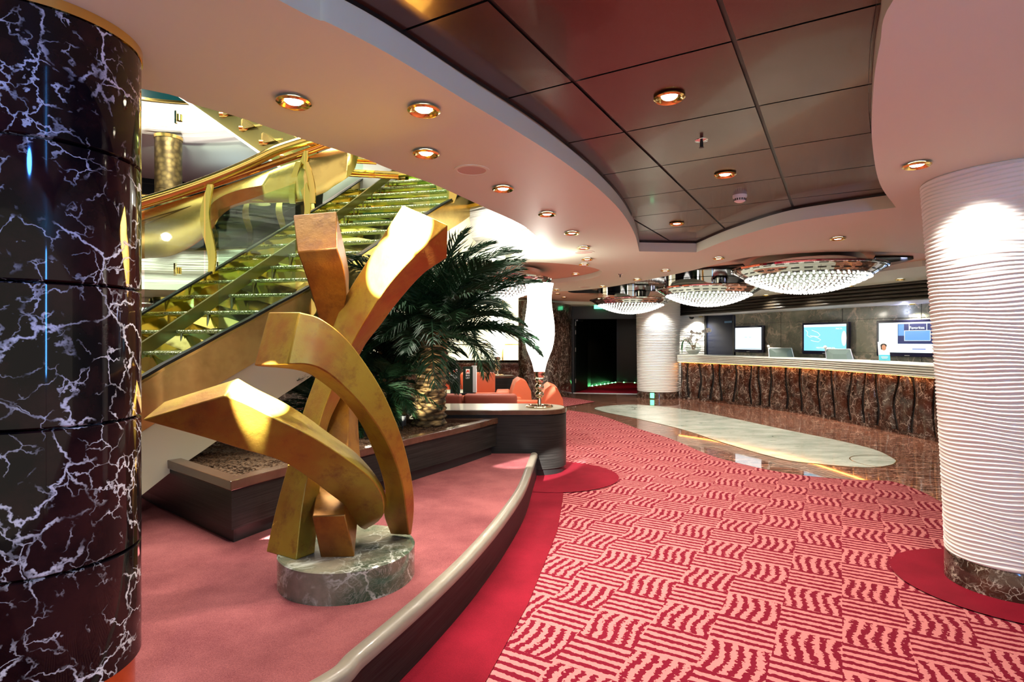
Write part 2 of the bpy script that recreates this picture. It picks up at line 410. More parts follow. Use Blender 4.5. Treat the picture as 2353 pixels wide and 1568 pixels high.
# patterned carpet
edge_far = [(1304, 944), (1378, 956), (1463, 986), (1540, 1010), (1625, 1046), (1697, 1067), (1795, 1088), (1901, 1101), (2007, 1107), (2050, 1109.5), (2114, 1131), (2177, 1165)]
red_edge = [(1297, 1115), (1293, 1154), (1281, 1224), (1254, 1293), (1212, 1398), (1165, 1483), (1120, 1568)]
cp = [P2(*p) for p in edge_far]
cp = [(x, y) for x, y in [(v.x, v.y) for v in catmull([(*q, 0) for q in cp], 4)]]
poly = [(.3, 7.3)] + cp + [(4.1, 4.6), (6, 5.5), (8, 6), (8, -1.5), (-1.5, -1.5)] + [(-.6, .9)] + [P2(*p) for p in red_edge[::-1]] + [(.3, 5.7)]
bm = new(); flat(bm, [poly], .012); struct('floor_patterned_carpet', bm, M['basket'])
bm = new(); flat(bm, [[P2(1280, 912), P2(1330, 918), P2(1368, 924.6), P2(1330, 931), P2(1290, 937), (-.2, 9.2), (-5, 9.2), (-5, 12.4), (.2, 12.4)]], .012); struct('floor_lounge_carpet', bm, M['basket'])
# plain red border, round lobe beside the console and round patch under the right column
bm = new()
ro = [P2(*p) for p in red_edge]
flat(bm, [[(-3, -1.5), (-1.5, -1.5), (-.6, .9)] + ro[::-1] + [(.35, 5.75), (.3, 7.3), (-.5, 7.3), (-.5, 6)] + [(-3, 6)]], .016)
flat(bm, [[(.42+.75*math.cos(a), 6.2+.72*math.sin(a)) for a in [2*PI*k/40 for k in range(40)]]], .020)
struct('floor_red_border', bm, M['red_carpet'])
bm = new(); flat(bm, [[(3.0+.58*math.cos(2*PI*k/48), 3.42+.58*math.sin(2*PI*k/48)) for k in range(48)]], .02); struct('floor_red_patch', bm, M['red_carpet'])

# raised platform
po = [(1231, 1037.5), (1223, 1072), (1204, 1123), (1157, 1193), (1088, 1274), (1010, 1351), (932, 1421), (836, 1503), (760, 1568)]
pc = [P(*p, ZP) for p in po]; pc = [Vector((v.x, v.y, 0)) for v in pc]
pc = [Vector((.27, 6.13, 0))] + pc[1:] + [Vector((-1.0, 1.62, 0)), Vector((-1.6, 1.25, 0)), Vector((-2.6, 1.0, 0)), Vector((-4.5, .95, 0))]
pc = catmull(pc, 8)
def offset(path, d):
    out = []
    for i, p in enumerate(path):
        t = (path[min(i+1, len(path)-1)]-path[max(i-1, 0)]).normalized()
        out.append(Vector((p.x+t.y*d, p.y-t.x*d, 0)))
    return out
inner = offset(pc, -.05) if (offset(pc, .05)[20]-Vector((-1.5, 4, 0))).length > (pc[20]-Vector((-1.5, 4, 0))).length else offset(pc, .05)
sgn = -1 if inner[20] == offset(pc, -.05)[20] else 1
inner = offset(pc, sgn*.062); outer = offset(pc, -sgn*.008)
bm = new(); prism(bm, [(p.x, p.y) for p in inner]+[(-6.5, 1.0), (-6.5, 6.9), (-1.1, 6.9), (-1.1, 6.13)], .02, ZP); struct('floor_platform', bm, M['salmon_carpet'])
bm = new(); rows = []
for o_, z in ((0, 0.0), (0, .07), (0, .235)): rows.append([Vector((p.x, p.y, z)) for p in offset(pc, -sgn*o_)])
sheet(bm, rows)
sheet(bm, [[Vector((p.x, p.y, z)) for p in offset(pc, sgn*.03)] for z in (0, .235)])
struct('trim_1', bm, M['wenge'], smooth=40)
bm = new(); prof = [(-.008, .225), (-.010, .262), (0, .275), (.02, .283), (.045, .281), (.062, .272), (.062, .225)]
sheet(bm, [[Vector((p.x, p.y, z)) for p in offset(pc, sgn*d)] for d, z in prof]); struct('trim_2', bm, M['edge'], smooth=50)

# main ceiling with its openings
at_near = [(330, 205), (445, 240), (560, 273), (700, 321), (830, 362), (900, 390), (1000, 425), (1110, 475), (1150, 493), (1206, 521), (1252, 561)]
far_ring = [(.42, 6.05), (.35, 6.45), (.05, 6.95), (-.9, 7.8), (-1.9, 8.9), (-2.9, 9.75), (-4.0, 10.35), (-5.2, 10.8), (-6.5, 11.0), (-7.8, 10.4), (-8.6, 8.8), (-8.6, 6.5), (-7.5, 4), (-5.5, 2.3), (-3.6, 1.75), (-2.3, 1.85)]
at_pts = [(*P2(*p, ZC), 0) for p in at_near] + [(*p, 0) for p in far_ring]
atrium = [(v.x, v.y) for v in catmull(at_pts, 5, True)]
dk = [(640, 0), (760, 55), (900, 128), (1068, 230), (1186, 301), (1288, 367), (1374, 433), (1430, 490), (1459, 540), (1469, 578)]
dk_l = catmull([(-2.0, -.2, 0), (-1.3, .75, 0)] + [(*P2(*p, ZC), 0) for p in dk], 6)
dk_f = catmull([(*P2(*p, ZC), 0) for p in [(1600, 580), (1675, 551), (1798, 515), (1920, 495), (2059, 477)]], 5)
dk_r = catmull([(*P2(*p, ZC), 0) for p in [(2059, 477), (2022, 423), (2004, 326), (2007, 204), (2022, 102), (2053, 0)]] + [(1.06, 1.2, 0), (1.15, .3, 0), (1.4, -.6, 0)], 6)
dark = [(v.x, v.y) for v in dk_l+dk_f[:-1]+dk_r]
ln = catmull([(*P2(*p, ZC), 0) for p in [(900, 663), (1100, 666), (1280, 670), (1382, 662), (1464, 648), (1578, 624.6), (1694, 596), (1782, 586), (1918, 579), (2112, 582)]] + [(5.9, 7.05, 0), (6.6, 7.4, 0)], 4)
lb = [P2(*p, ZC) for p in [(2119, 612), (2020, 624.6), (1935, 638), (1748, 660), (1560, 684), (1460, 697), (1382, 701), (1300, 699), (1200, 697)]] + [(-2.0, 15.0), (-3.0, 12.5)]
orange = [(v.x, v.y) for v in ln]+lb
lc, lr = (-.38, 8.72), (1.72, 1.62)
lounge = [(lc[0]+lr[0]*math.cos(2*PI*k/64), lc[1]+lr[1]*math.sin(2*PI*k/64)-.28*math.cos(2*PI*k/64)) for k in range(64)]
outer_r = [(-12, -2), (9.5, -2), (9.5, 21), (-12, 21)]
bm = new(); slab(bm, [outer_r, atrium, dark, orange, lounge], ZC, ZD-.004); struct('ceiling', bm, M['pink'], smooth=35)
bm = new(); flat(bm, [[(x, y) for x, y in orange]], ZO); struct('ceiling_reception_recess', bm, M['orange_ceiling'])
bm = new(); flat(bm, [lounge], ZO); struct('ceiling_lounge_recess', bm, M['orange_ceiling'])
# dark metal panels with open joints
G0 = Vector(P2(1318, 184.6, ZD)); CU, CVv = .672, .648
def clip(sub, cell):                     # polygon clipped by a convex cell
    area = sum(cell[i-1][0]*cell[i][1]-cell[i][0]*cell[i-1][1] for i in range(4))
    if area < 0: cell = cell[::-1]
    for i in range(4):
        a, b_ = cell[i-1], cell[i]; out = []
        ins = lambda p: (b_[0]-a[0])*(p[1]-a[1])-(b_[1]-a[1])*(p[0]-a[0])
        for k in range(len(sub)):
            p, q = sub[k-1], sub[k]; dp, dq = ins(p), ins(q)
            if (dp >= 0) != (dq >= 0):
                t_ = dp/(dp-dq); out.append((p[0]+(q[0]-p[0])*t_, p[1]+(q[1]-p[1])*t_))
            if dq >= 0: out.append(q)
        sub = out
        if len(sub) < 3: return []
    return sub
bm = new()
for i in range(-9, 12):
    for j in range(-6, 7):
        g = .006
        q = [G0+U2*(i+s)*CU+U2*g*(1 if s == 0 else -1)+V2*(j+t)*CVv+V2*g*(1.5 if t == 0 else -1.5) for s, t in ((0, 0), (1, 0), (1, 1), (0, 1))]
        pg = clip(dark, [(p.x, p.y) for p in q])
        if len(pg) < 3: continue
        try: flat(bm, [pg], ZD-.006)
        except Exception: pass
struct('ceiling_dark_panels', bm, M['ceiling_panel'])
bm = new(); flat(bm, [dark], ZD+.002); struct('ceiling_panel_joints', bm, M['black'])
dpath = [Vector((x, y, 0)) for x, y in dark]
# black shadow gap strip round the recess
bm = new(); sheet(bm, [[Vector((p.x, p.y, z)) for p in dpath+dpath[:1]] for z in (ZD-.022, ZD+.01)]); o = struct('trim_3', bm, M['black']); 
for v in o.data.vertices:                       # pull it just inside the opening
    c_ = Vector((.3, 2.6)); d = (c_-Vector((v.co.x, v.co.y))).normalized()*.014; v.co.x += d.x; v.co.y += d.y

# walls
brown = M['brown_marble']
bm = new(); box(bm, (-2, 20.9, 1.3), (20, .2, 2.6)); struct('wall_back', bm, brown)
bm = new(); box(bm, (-11.9, 9.5, 4), (.2, 23, 8)); struct('wall_left', bm, M['navy'])
bm = new(); box(bm, (9.4, 9.5, 1.3), (.2, 23, 2.6)); struct('wall_right', bm, M['pink'])
# lounge wall: pale panels with lamplight as emission, over a marble dado
bm = new(); box(bm, (-2.9, 13.2, 1.80), (6.1, .1, 1.5)); struct('wall_lounge', bm, M['lit_wall'])
bm = new(); box(bm, (-2.9, 13.15, .48), (6.1, .25, .96)); box(bm, (-2.9, 13.08, .97), (6.1, .36, .04)); struct('wall_lounge_dado', bm, brown)
bm = new()
for k in range(9): box(bm, (-5.5+k*.66, 13.13, 1.8), (.03, .05, 1.5))
box(bm, (-2.9, 13.12, 1.42), (6.1, .06, .02)); box(bm, (-2.9, 13.12, 1.85), (6.1, .06, .02)); struct('trim_4', bm, M['brass'])
bm = new(); flat(bm, [[(.12, 13.0), (1.78, 15.9), (1.95, 16.3), (1.7, 16.5), (1.0, 16.4), (.0, 13.4)]], ZC)
bm.free()
# rounded brown marble wall beside the door
bm = new()
arc = catmull([(.20, 14.2, 0), (.24, 13.95, 0), (.5, 13.9, 0), (1.0, 14.4, 0), (1.42, 15.1, 0), (1.66, 15.7, 0), (1.70, 16.2, 0)], 8)
thick(bm, [[Vector((p.x, p.y, z)) for p in arc] for z in (0, .5, 1.0, 1.5, 2.5)], (-.05, .15, 0)); struct('wall_door_side', bm, brown, smooth=40)
# corridor beyond the open doors
cor = M['dark_panel']
def wallseg(bm, a, c_, z0, z1, t=.06):
    a, c_ = Vector((*a, 0)), Vector((*c_, 0)); d = (c_-a); L_ = d.length; mid = (a+c_)/2
    box(bm, (mid.x, mid.y, (z0+z1)/2), (L_, t, z1-z0), math.atan2(d.y, d.x))
bm = new(); wallseg(bm, (1.74, 16.25), (3.6, 15.9), 2.16, 2.5, .1); struct('wall_door_header', bm, cor)
CB = [(2.55, 18.4), (3.82, 20.6), (5.4, 20.2)]
bm = new(); wallseg(bm, (1.8, 16.4), CB[0], 0, 2.5); wallseg(bm, CB[0], CB[1], 0, 2.5); struct('wall_corridor_left', bm, cor)
bm = new(); wallseg(bm, CB[1], CB[2], 0, 2.5); wallseg(bm, (3.9, 15.5), (5.4, 20.2), 0, 2.5); struct('wall_corridor_back', bm, cor)
bm = new(); flat(bm, [[(1.78, 16.25), (3.7, 15.9), (5.4, 20.2), (3.82, 20.6), (2.55, 18.4)]], .01); struct('floor_corridor', bm, M['corridor_carpet'])
bm = new(); flat(bm, [[(1.7, 16.3), (3.9, 15.9), (5.5, 20.3), (3.82, 20.8), (2.4, 18.4)]], 2.49); struct('ceiling_corridor', bm, cor)
bm = new(); wallseg(bm, (1.76, 16.2), (3.7, 15.85), 0, .015, .05); struct('trim_5', bm, M['steel'])
bm = new(); wallseg(bm, (1.74, 16.22), (1.80, 16.21), 0, 2.2, .08); wallseg(bm, (1.74, 16.2), (3.6, 15.86), 2.13, 2.18, .08); struct('trim_6', bm, M['black'])
# door leaf, standing open
d = thing('door_leaf', 'black hinged door leaf standing open at the corridor entrance', 'door', (1.80, 16.2, 0), math.atan2(1.05, .50))
bm = new(); box(bm, (.6, 0, 1.08), (1.15, .05, 2.1), bev=.005); obj('leaf', bm, M['dark_panel'], d, world=False)
for z in (.35, 1.25, 1.75, 2.0):
    bm = new(); tube(bm, [(0, -.035, z-.06), (0, -.035, z+.06)], .014); box(bm, (.02, -.03, z), (.05, .01, .11)); obj('hinge', bm, M['steel'], d, world=False, label='steel hinge')
bm = new(); box(bm, (.35, -.04, 2.10), (.5, .05, .05), bev=.008); obj('door_closer', bm, M['steel'], d, world=False, label='steel door closer')

# reception back wall, white return wall, staff door
WB, WD = Vector((6.74, 12, 0)), Vector((.385, -.923, 0))
wrz = math.atan2(WD.y, WD.x)
def onwall(s, z=0, out=0): 
    p = WB+WD*s; return Vector((p.x-.923*out, p.y-.385*out, z))
bm = new(); a, c_ = onwall(-2.61), onwall(7); wallseg(bm, (a.x+.05, a.y+.02), (c_.x+.05, c_.y+.02), 0, 2.5, .1)
struct('wall_reception', bm, M['grey_marble'])
bm = new()
for z in (1.02, 1.27, 1.93):
    a, c_ = onwall(-2.61, 0, .001), onwall(7, 0, .001); wallseg(bm, (a.x, a.y), (c_.x, c_.y), z, z+.006, .004)
for s in (-1.2, .35, 1.9, 3.4): 
    a = onwall(s, 0, .001); box(bm, (a.x, a.y, 1.25), (.006, .004, 2.5), wrz)
struct('trim_7', bm, M['black'])
bm = new(); thick(bm, [[Vector((x, y, z)) for x, y in ((4.25, 15.25), (4.8, 15.5), (5.35, 15.62))] for z in (0, 2.5)], (0, .1, 0)); struct('wall_white_return', bm, M['wall_ripple'], smooth=40)
d = thing('staff_door', 'dark navy door behind the left end of the reception counter', 'door', (5.38, 15.60, 0), math.atan2(-1.15, .36))
bm = new(); box(bm, (.6, .03, 1.15), (1.22, .05, 2.3)); obj('leaf', bm, M['navy_door'], d, world=False)
bm = new(); box(bm, (.95, -.01, 2.0), (.28, .01, .05)); obj('door_sign', bm, mat('sign_blue', (.1, .2, .35), .4), d, world=False, label='small bluish name plate')
bm = new(); box(bm, (.03, -.005, 1.15), (.05, .04, 2.3)); box(bm, (1.17, -.005, 1.15), (.05, .04, 2.3)); obj('door_frame', bm, M['black'], d, world=False)

# ribbed valance over the counter with its lit soffit
VA, VB = Vector((4.46, 15.45, 0)), Vector((8.4, 4.9, 0)); vd = (VB-VA).normalized(); vn = Vector((vd.y, -vd.x, 0))
if vn.x > 0: vn = -vn
bm = new(); prof = []
for k in range(5):
    zc = 2.214+k*.066
    for a in range(-4, 5):
        t = a/4*PI/2*.92; prof.append((.035*math.cos(t), zc+.033*math.sin(t)))
sheet(bm, [[VA+vn*d_+Vector((0, 0, z)), VB+vn*d_+Vector((0, 0, z))] for d_, z in prof])
bm.faces.ensure_lookup_table()
e0 = [VA+vn*d_+Vector((0, 0, z)) for d_, z in prof]; bk = VA-vn*.1
for a, c_ in zip(e0, e0[1:]): quad(bm, a, c_, bk+Vector((0, 0, c_.z)), bk+Vector((0, 0, a.z)))
o = struct('trim_8', bm, mat('valance_dark', (.022, .017, .012), .3, .3), smooth=60)
a, c_ = onwall(-3.2, 0, -.02), onwall(7.5, 0, -.02)
bm = new(); slab(bm, [[(VA.x, VA.y), (VB.x, VB.y), (c_.x, c_.y), (a.x, a.y)]], 2.18, 2.2); struct('ceiling_reception_soffit', bm, M['white'])

# corridor of white ribbed drum column, far left of counter
def ribbed(c, prof_r, z0, z1, n_r, seed, rib=.006, ns=96):
    rnd = random.Random(seed); bm = new(); rows = []
    nz = n_r*4
    wav = [(rnd.uniform(1, 4), rnd.uniform(0, 6.28), rnd.uniform(.003, .009)) for _ in range(4)]
    for i in range(nz+1):
        z = z0+(z1-z0)*i/nz; ph = i % 4
        r = prof_r((z-z0)/(z1-z0))+(0, rib*.55, rib, rib*.85)[ph]*(.85+.3*((i//4*37) % 11)/10)
        row = []
        for k in range(ns+1):
            a = 2*PI*k/ns
            dz = sum(A*math.sin(f_*1.0*round(f_) and round(f_)*a+p+z*11) for f_, p, A in wav)*(1 if 2 < i < nz-2 else 0)
            row.append(Vector((c[0]+r*math.cos(a), c[1]+r*math.sin(a), z+dz)))
        rows.append(row)
    sheet(bm, rows); bmesh.ops.remove_doubles(bm, verts=bm.verts, dist=1e-5); bmesh.ops.recalc_face_normals(bm, faces=bm.faces); return bm
t = thing('ribbed_column', 'white wavy ribbed round column at the left end of the reception counter', 'column', (3.90, 15.0, 0), 0)
obj('shaft', ribbed((3.9, 15.0), lambda u: .53+.035*u, .17, 2.5, 56, 3, .014), M['white'], t, smooth=180)
bm = new(); lathe(bm, [(.55, 0), (.55, .17), (0, .17)], (3.9, 15, 0), 64); obj('plinth', bm, brown, t, smooth=40, label='brown marble plinth')
bm = new(); box(bm, (3.62, 14.50, .09), (.10, .01, .13), math.atan2(-.5, -.28)+PI/2); obj('floor_exit_label', bm, M['green_exit'], t, label='small green escape route sticker')
t = thing('ribbed_column', 'large white ribbed column on the right, tapering to a marble base', 'column', (3.0, 3.42, 0), 0)
obj('shaft', ribbed((3.0, 3.42), lambda u: .285+.125*u**1.25, .185, 2.5, 98, 8, .010, 128), M['white'], t, smooth=180)
bm = new(); lathe(bm, [(.293, 0), (.293, .175), (.285, .19), (0, .19)], (3.0, 3.42, 0), 64); obj('plinth', bm, brown, t, smooth=40, label='dark marble plinth')
# black marble column
lcx, lcy = -1.523, 1.822
t = thing('marble_column', 'glossy black marble column with white veins at the left edge', 'column', (lcx, lcy, ZP), 0)
js = [.434, .816, 1.243, 1.67, 2.086, 2.47]
for k, (a, c_) in enumerate(zip(js, js[1:])):
    bm = new(); lathe(bm, [(.2, a+.002), (.262, a+.003), (.268, a+.008), (.268, c_-.006), (.262, c_-.002), (.2, c_-.001)], (lcx, lcy, 0), 96); obj('marble_drum', bm, M['black_marble'], t, smooth=40)
bm = new(); lathe(bm, [(.25, ZP), (.25, .434)], (lcx, lcy, 0), 96); obj('base_ring', bm, M['copper'], t, smooth=40, label='copper coloured recessed base ring')
bm = new(); lathe(bm, [(.255, 2.465), (.272, 2.468), (.272, 2.499)], (lcx, lcy, 0), 96); obj('top_ring', bm, M['brass'], t, smooth=40, label='brass ring under the ceiling')

# ------------------------------------------------------------------ atrium: slabs, fascias, upper walls
ring = catmull([(*P2(1110, 475, ZC), 0), (*P2(1206, 521, ZC), 0), (*P2(1252, 561, ZC), 0)] + [(*p, 0) for p in far_ring[:14]], 8)
def ringpts(d, z): return [Vector((p.x, p.y, z)) for p in offset(ring, d)]
rs = 1 if (offset(ring, .3)[60]-Vector((-4, 6, 0))).length > (ring[60]-Vector((-4, 6, 0))).length else -1
def band(name, prof, m): 
    bm = new(); sheet(bm, [ringpts(rs*d_, z) for d_, z in prof]); bmesh.ops.recalc_face_normals(bm, faces=bm.faces); return struct(name, bm, m, smooth=50)
band('wall_atrium_fascia', [(.0, ZC+.0), (.02, 2.66), (.16, 2.70), (.14, 2.84), (.05, 2.88), (.05, 3.27)], M['ripple'])
band('trim_9', [(.05, 3.27), (-.02, 3.275), (-.02, 3.32), (.3, 3.325)], M['brass'])
band('floor_upper_deck', [(.0, 3.32), (3.4, 3.32)], M['salmon_carpet'])
band('ceiling_upper_deck', [(3.4, 5.46), (1.5, 5.48), (1.1, 5.56), (.6, 5.5), (.1, 5.54)], M['white'])
band('wall_atrium_fascia_upper', [(.1, 5.54), (.0, 5.62), (.0, 6.12), (.02, 6.15)], M['ripple'])
band('trim_10', [(.02, 6.15), (-.03, 6.155), (-.03, 6.2), (.5, 6.2)], M['brass'])
band('wall_upper_deck', [(3.3, 3.3), (3.3, 5.5)], M['navy'])
band('wall_top', [(.6, 6.2), (.6, 8.5)], M['teal_wall'])
bm = new(); flat(bm, [[(-12, -2), (9.5, -2), (9.5, 21), (-12, 21)]], 8.5); struct('ceiling_top', bm, M['black'])
bm = new()
for k in range(7):
    z = 3.7+k*.27; sheet(bm, [ringpts(rs*3.28, z), ringpts(rs*3.28, z+.02)])
struct('window_1', bm, M['black'])

# ================================================================== SCULPTURE
scx, scy = -.86, 2.945
sculp = thing('sculpture', 'golden abstract sculpture of four curved bars on a round stone base', 'sculpture', (scx, scy, ZP))
bm = new(); lathe(bm, [(0, ZP), (.345, ZP), (.345, .420), (.339, .426), (0, .426)], (scx, scy, 0), 96)
obj('stone_base', bm, M['sculpt_marble'], sculp, smooth=40, label='round green and brown veined stone base')
def bar(name, stations, m, label, n=7):
    """stations: four corners (px,py,Y) each, or three (the fourth is completed to a parallelogram)"""
    cols = []
    st = []
    for s in stations:
        p = [W(*q) for q in s]
        if len(p) == 3: p.append(p[0]+p[2]-p[1])
        st.append(p)
    loops = [catmull([s[k] for s in st], n) for k in range(4)]
    bm = new(); vs = [[bm.verts.new(l[i]) for l in loops] for i in range(len(loops[0]))]
    for A, B in zip(vs, vs[1:]):
        for k in range(4): bm.faces.new((A[k], A[(k+1) % 4], B[(k+1) % 4], B[k]))
    bm.faces.new(vs[0]); bm.faces.new(vs[-1][::-1])
    bmesh.ops.recalc_face_normals(bm, faces=bm.faces)
    o = obj(name, bm, m, sculp, smooth=34, label=label)
    bv = o.modifiers.new('b', 'BEVEL'); bv.width = .006; bv.segments = 2; bv.limit_method = 'ANGLE'; bv.angle_limit = math.radians(40)
    return o
# right-leaning bar: broad bright top, runs down-left to the left leg   [left edge, ridge, right edge]
bar('curved_bar', [
 [(925, 470, 2.80), (1030, 516, 2.66), (1028, 593, 2.82)],
 [(885, 532, 2.86), (953, 587, 2.74), (968, 635, 2.90)],
 [(834, 615, 2.93), (893, 654, 2.81), (909, 702, 2.97)],
 [(798, 674, 2.98), (846, 726, 2.86), (874, 749, 3.02)],
 [(766, 748, 3.01), (806, 797, 2.90), (834, 803, 3.05)],
 [(722, 874, 3.02), (762, 896, 2.91), (786, 908, 3.04)],
 [(695, 950, 3.00), (735, 972, 2.90), (753, 985, 3.02)],
 [(660, 1072, 2.95), (706, 1097, 2.84), (737, 1108, 2.96)],
 [(633, 1172, 2.91), (691, 1186, 2.79), (731, 1190, 2.92)],
 [(611, 1269, 2.87), (679, 1289, 2.752), (724, 1272, 2.84)]], M['patina'], 'broad golden bar leaning right, its upper face brightly lit')
# upper left dark brown bar, passing behind and ending in the block at the front
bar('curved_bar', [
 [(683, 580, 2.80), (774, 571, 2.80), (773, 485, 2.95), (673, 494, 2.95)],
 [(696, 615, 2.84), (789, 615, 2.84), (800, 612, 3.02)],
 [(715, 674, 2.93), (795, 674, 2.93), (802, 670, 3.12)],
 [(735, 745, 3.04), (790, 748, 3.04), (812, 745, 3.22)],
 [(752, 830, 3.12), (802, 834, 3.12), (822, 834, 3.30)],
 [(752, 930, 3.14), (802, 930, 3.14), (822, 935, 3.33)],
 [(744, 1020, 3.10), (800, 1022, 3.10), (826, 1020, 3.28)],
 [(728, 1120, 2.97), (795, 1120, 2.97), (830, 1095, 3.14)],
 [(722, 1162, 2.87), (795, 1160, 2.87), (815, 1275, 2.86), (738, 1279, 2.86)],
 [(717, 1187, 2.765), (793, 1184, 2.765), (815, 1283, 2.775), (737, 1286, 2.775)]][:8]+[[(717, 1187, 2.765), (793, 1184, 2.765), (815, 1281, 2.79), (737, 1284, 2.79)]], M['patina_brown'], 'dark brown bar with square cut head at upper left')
# tall arch      [outer edge, ridge, inner edge]
bar('curved_bar', [
 [(688, 717, 2.50), (661, 838, 2.46), (583, 841, 2.58), (617, 717, 2.63)],
 [(735, 731, 2.53), (708, 839, 2.49), (690, 853, 2.64)],
 [(789, 771, 2.58), (749, 855, 2.54), (744, 883, 2.69)],
 [(833, 825, 2.64), (793, 892, 2.60), (789, 923, 2.74)],
 [(878, 896, 2.72), (842, 945, 2.67), (824, 968, 2.80)],
 [(914, 977, 2.80), (880, 1000, 2.75), (851, 1021, 2.86)],
 [(936, 1048, 2.88), (907, 1056, 2.82), (874, 1084, 2.91)],
 [(949, 1115, 2.96), (925, 1116, 2.89), (884, 1132, 2.97)],
 [(952, 1173, 3.02), (933, 1172, 2.95), (881, 1180, 3.02)],
 [(946, 1229, 3.07), (940, 1230, 3.04), (897, 1228, 3.08)]], M['patina'], 'tall arching golden bar')
# low bar reaching left, curling down at the right      [upper edge, ridge, lower edge]
bar('curved_bar', [
 [(548, 869, 2.52), (514, 910, 2.40), (325, 966, 2.36), (378, 923, 2.48)],
 [(588, 892, 2.56), (558, 925, 2.44), (462, 1004, 2.46)],
 [(650, 923, 2.61), (632, 962, 2.49), (552, 1032, 2.54)],
 [(700, 954, 2.66), (704, 997, 2.54), (645, 1060, 2.62)],
 [(756, 995, 2.72), (766, 1035, 2.61), (712, 1101, 2.70)],
 [(815, 1038, 2.79), (822, 1074, 2.68), (758, 1136, 2.78)],
 [(858, 1085, 2.86), (860, 1108, 2.76), (788, 1160, 2.84)],
 [(884, 1130, 2.92), (880, 1146, 2.83), (806, 1190, 2.90)],
 [(888, 1165, 2.97), (880, 1184, 2.89), (826, 1212, 2.95)],
 [(872, 1196, 3.0), (862, 1204, 2.97), (838, 1218, 2.99)]], M['patina'], 'low golden bar reaching left to a pointed tip')

# ================================================================== PLANTER, CONSOLE, LAMPS
pA, pB, pC, pD = Vector((-1.685, 3.37, 0)), Vector((-1.50, 3.76, 0)), Vector((-.87, 4.88, 0)), Vector((-.165, 6.12, 0))
front = catmull([pA, pB, pC, Vector((-.50, 5.50, 0)), pD], 6)
rest = [Vector((-1.12, 6.12, 0)), Vector((-1.12, 6.88, 0)), Vector((-3.4, 6.88, 0)), Vector((-3.4, 4.78, 0)), Vector((-2.77, 4.24, 0))]
full = front+rest
def inset(path, d):                     # closed path inset
    n = len(path); out = []
    for i in range(n):
        a, p, c_ = path[i-1], path[i], path[(i+1) % n]
        n1 = (p-a).normalized(); n2 = (c_-p).normalized()
        v1, v2 = Vector((-n1.y, n1.x, 0)), Vector((-n2.y, n2.x, 0)); v = (v1+v2).normalized()
        out.append(p+v*d/max(.4, v.dot(v1)))
    return out
xy = lambda ps: [(p.x, p.y) for p in ps]
pl = thing('planter', 'dark wood planter bed with bark mulch beneath the staircase', 'planter', (-2.2, 5.2, ZP))
bm = new(); slab(bm, [xy(inset(full, .035)), xy(inset(full, .06))], ZP+.001, .36); obj('plinth', bm, M['black'], pl, label='black recessed plinth')
bm = new(); slab(bm, [xy(inset(full, .004)), xy(inset(full, .05))], .36, .598); obj('side_panel', bm, M['wenge'], pl)
bm = new(); slab(bm, [xy(inset(full, -.008)), xy(inset(full, .085))], .600, .66); o = obj('rim', bm, M['rim'], pl, label='polished reddish brown rim')
bv = o.modifiers.new('b', 'BEVEL'); bv.width = .006; bv.segments = 2; bv.limit_method = 'ANGLE'
bm = new()
mp = xy(inset(full, .05)); minx = min(p[0] for p in mp)
flat(bm, [mp], .615)
bmesh.ops.subdivide_edges(bm, edges=bm.edges, cuts=6, use_grid_fill=True)
for v in bm.verts: v.co.z += random.uniform(-.012, .02)
o = obj('bark_mulch', bm, M['mulch'], pl, label='loose brown bark mulch'); o['kind'] = 'stuff'
# bark chips scattered on top
bm = new()
rnd = random.Random(5)
from mathutils.geometry import intersect_point_tri_2d
def inside(x, y, poly):
    c_ = False; n = len(poly)
    for i in range(n):
        x1, y1 = poly[i]; x2, y2 = poly[i-1]
        if (y1 > y) != (y2 > y) and x < (x2-x1)*(y-y1)/(y2-y1)+x1: c_ = not c_
    return c_
for _ in range(2600):
    x, y = rnd.uniform(-3.3, -.2), rnd.uniform(3.5, 6.8)
    if not inside(x, y, mp): continue
    m4 = Matrix.Translation((x, y, .632)) @ Matrix.Rotation(rnd.uniform(0, 6.28), 4, 'Z') @ Matrix.Rotation(rnd.uniform(-.6, .6), 4, 'X') @ Matrix.Diagonal((rnd.uniform(.015, .04), rnd.uniform(.006, .012), .004, 1))
    bmesh.ops.create_cube(bm, size=1, matrix=m4)
o = obj('bark_chips', bm, M['mulch'], pl); o['kind'] = 'stuff'

def console(name, label, cx, cy, R, L_, ztop, body, loc_z=0):
    t = thing(name, label, 'console', (cx, cy, loc_z))
    def shape(r, l): return [(l, -r)]+[(r*math.sin(a), -r*math.cos(a)) for a in [PI*k/28 for k in range(29)]]+[(l, r)]
    def pr(nm, r, z0, z1, m, lab=None, sm=40):
        bm = new(); prism(bm, shape(r, -L_), z0, z1); obj(nm, bm, m, t, world=False, smooth=sm, label=lab)
    pr('plinth', R-.03, 0, .09, M['black'], 'black recessed plinth'); pr('body', R-.006, .09, ztop-.062, body)
    pr('shadow_gap', R-.03, ztop-.062, ztop-.05, M['black'], 'dark shadow gap'); pr('top_edge', R, ztop-.05, ztop-.004, M['rim'], 'glossy brown top edge')
    pr('worktop', R-.03, ztop-.006, ztop, M['beige_top'], 'matt greige top surface')
    return t
M['beige_top'] = mat('beige_laminate', (.30, .27, .21), .35, coat=.3)
console('console_cabinet', 'dark wood console with rounded end carrying the large lamp', .28, 6.5, .352, 1.36, .74, M['wenge'])
console('console_cabinet', 'smaller dark rounded console by the lounge wall, carrying a lamp', -.21, 12.45, .27, .7, .74, M['wenge'])
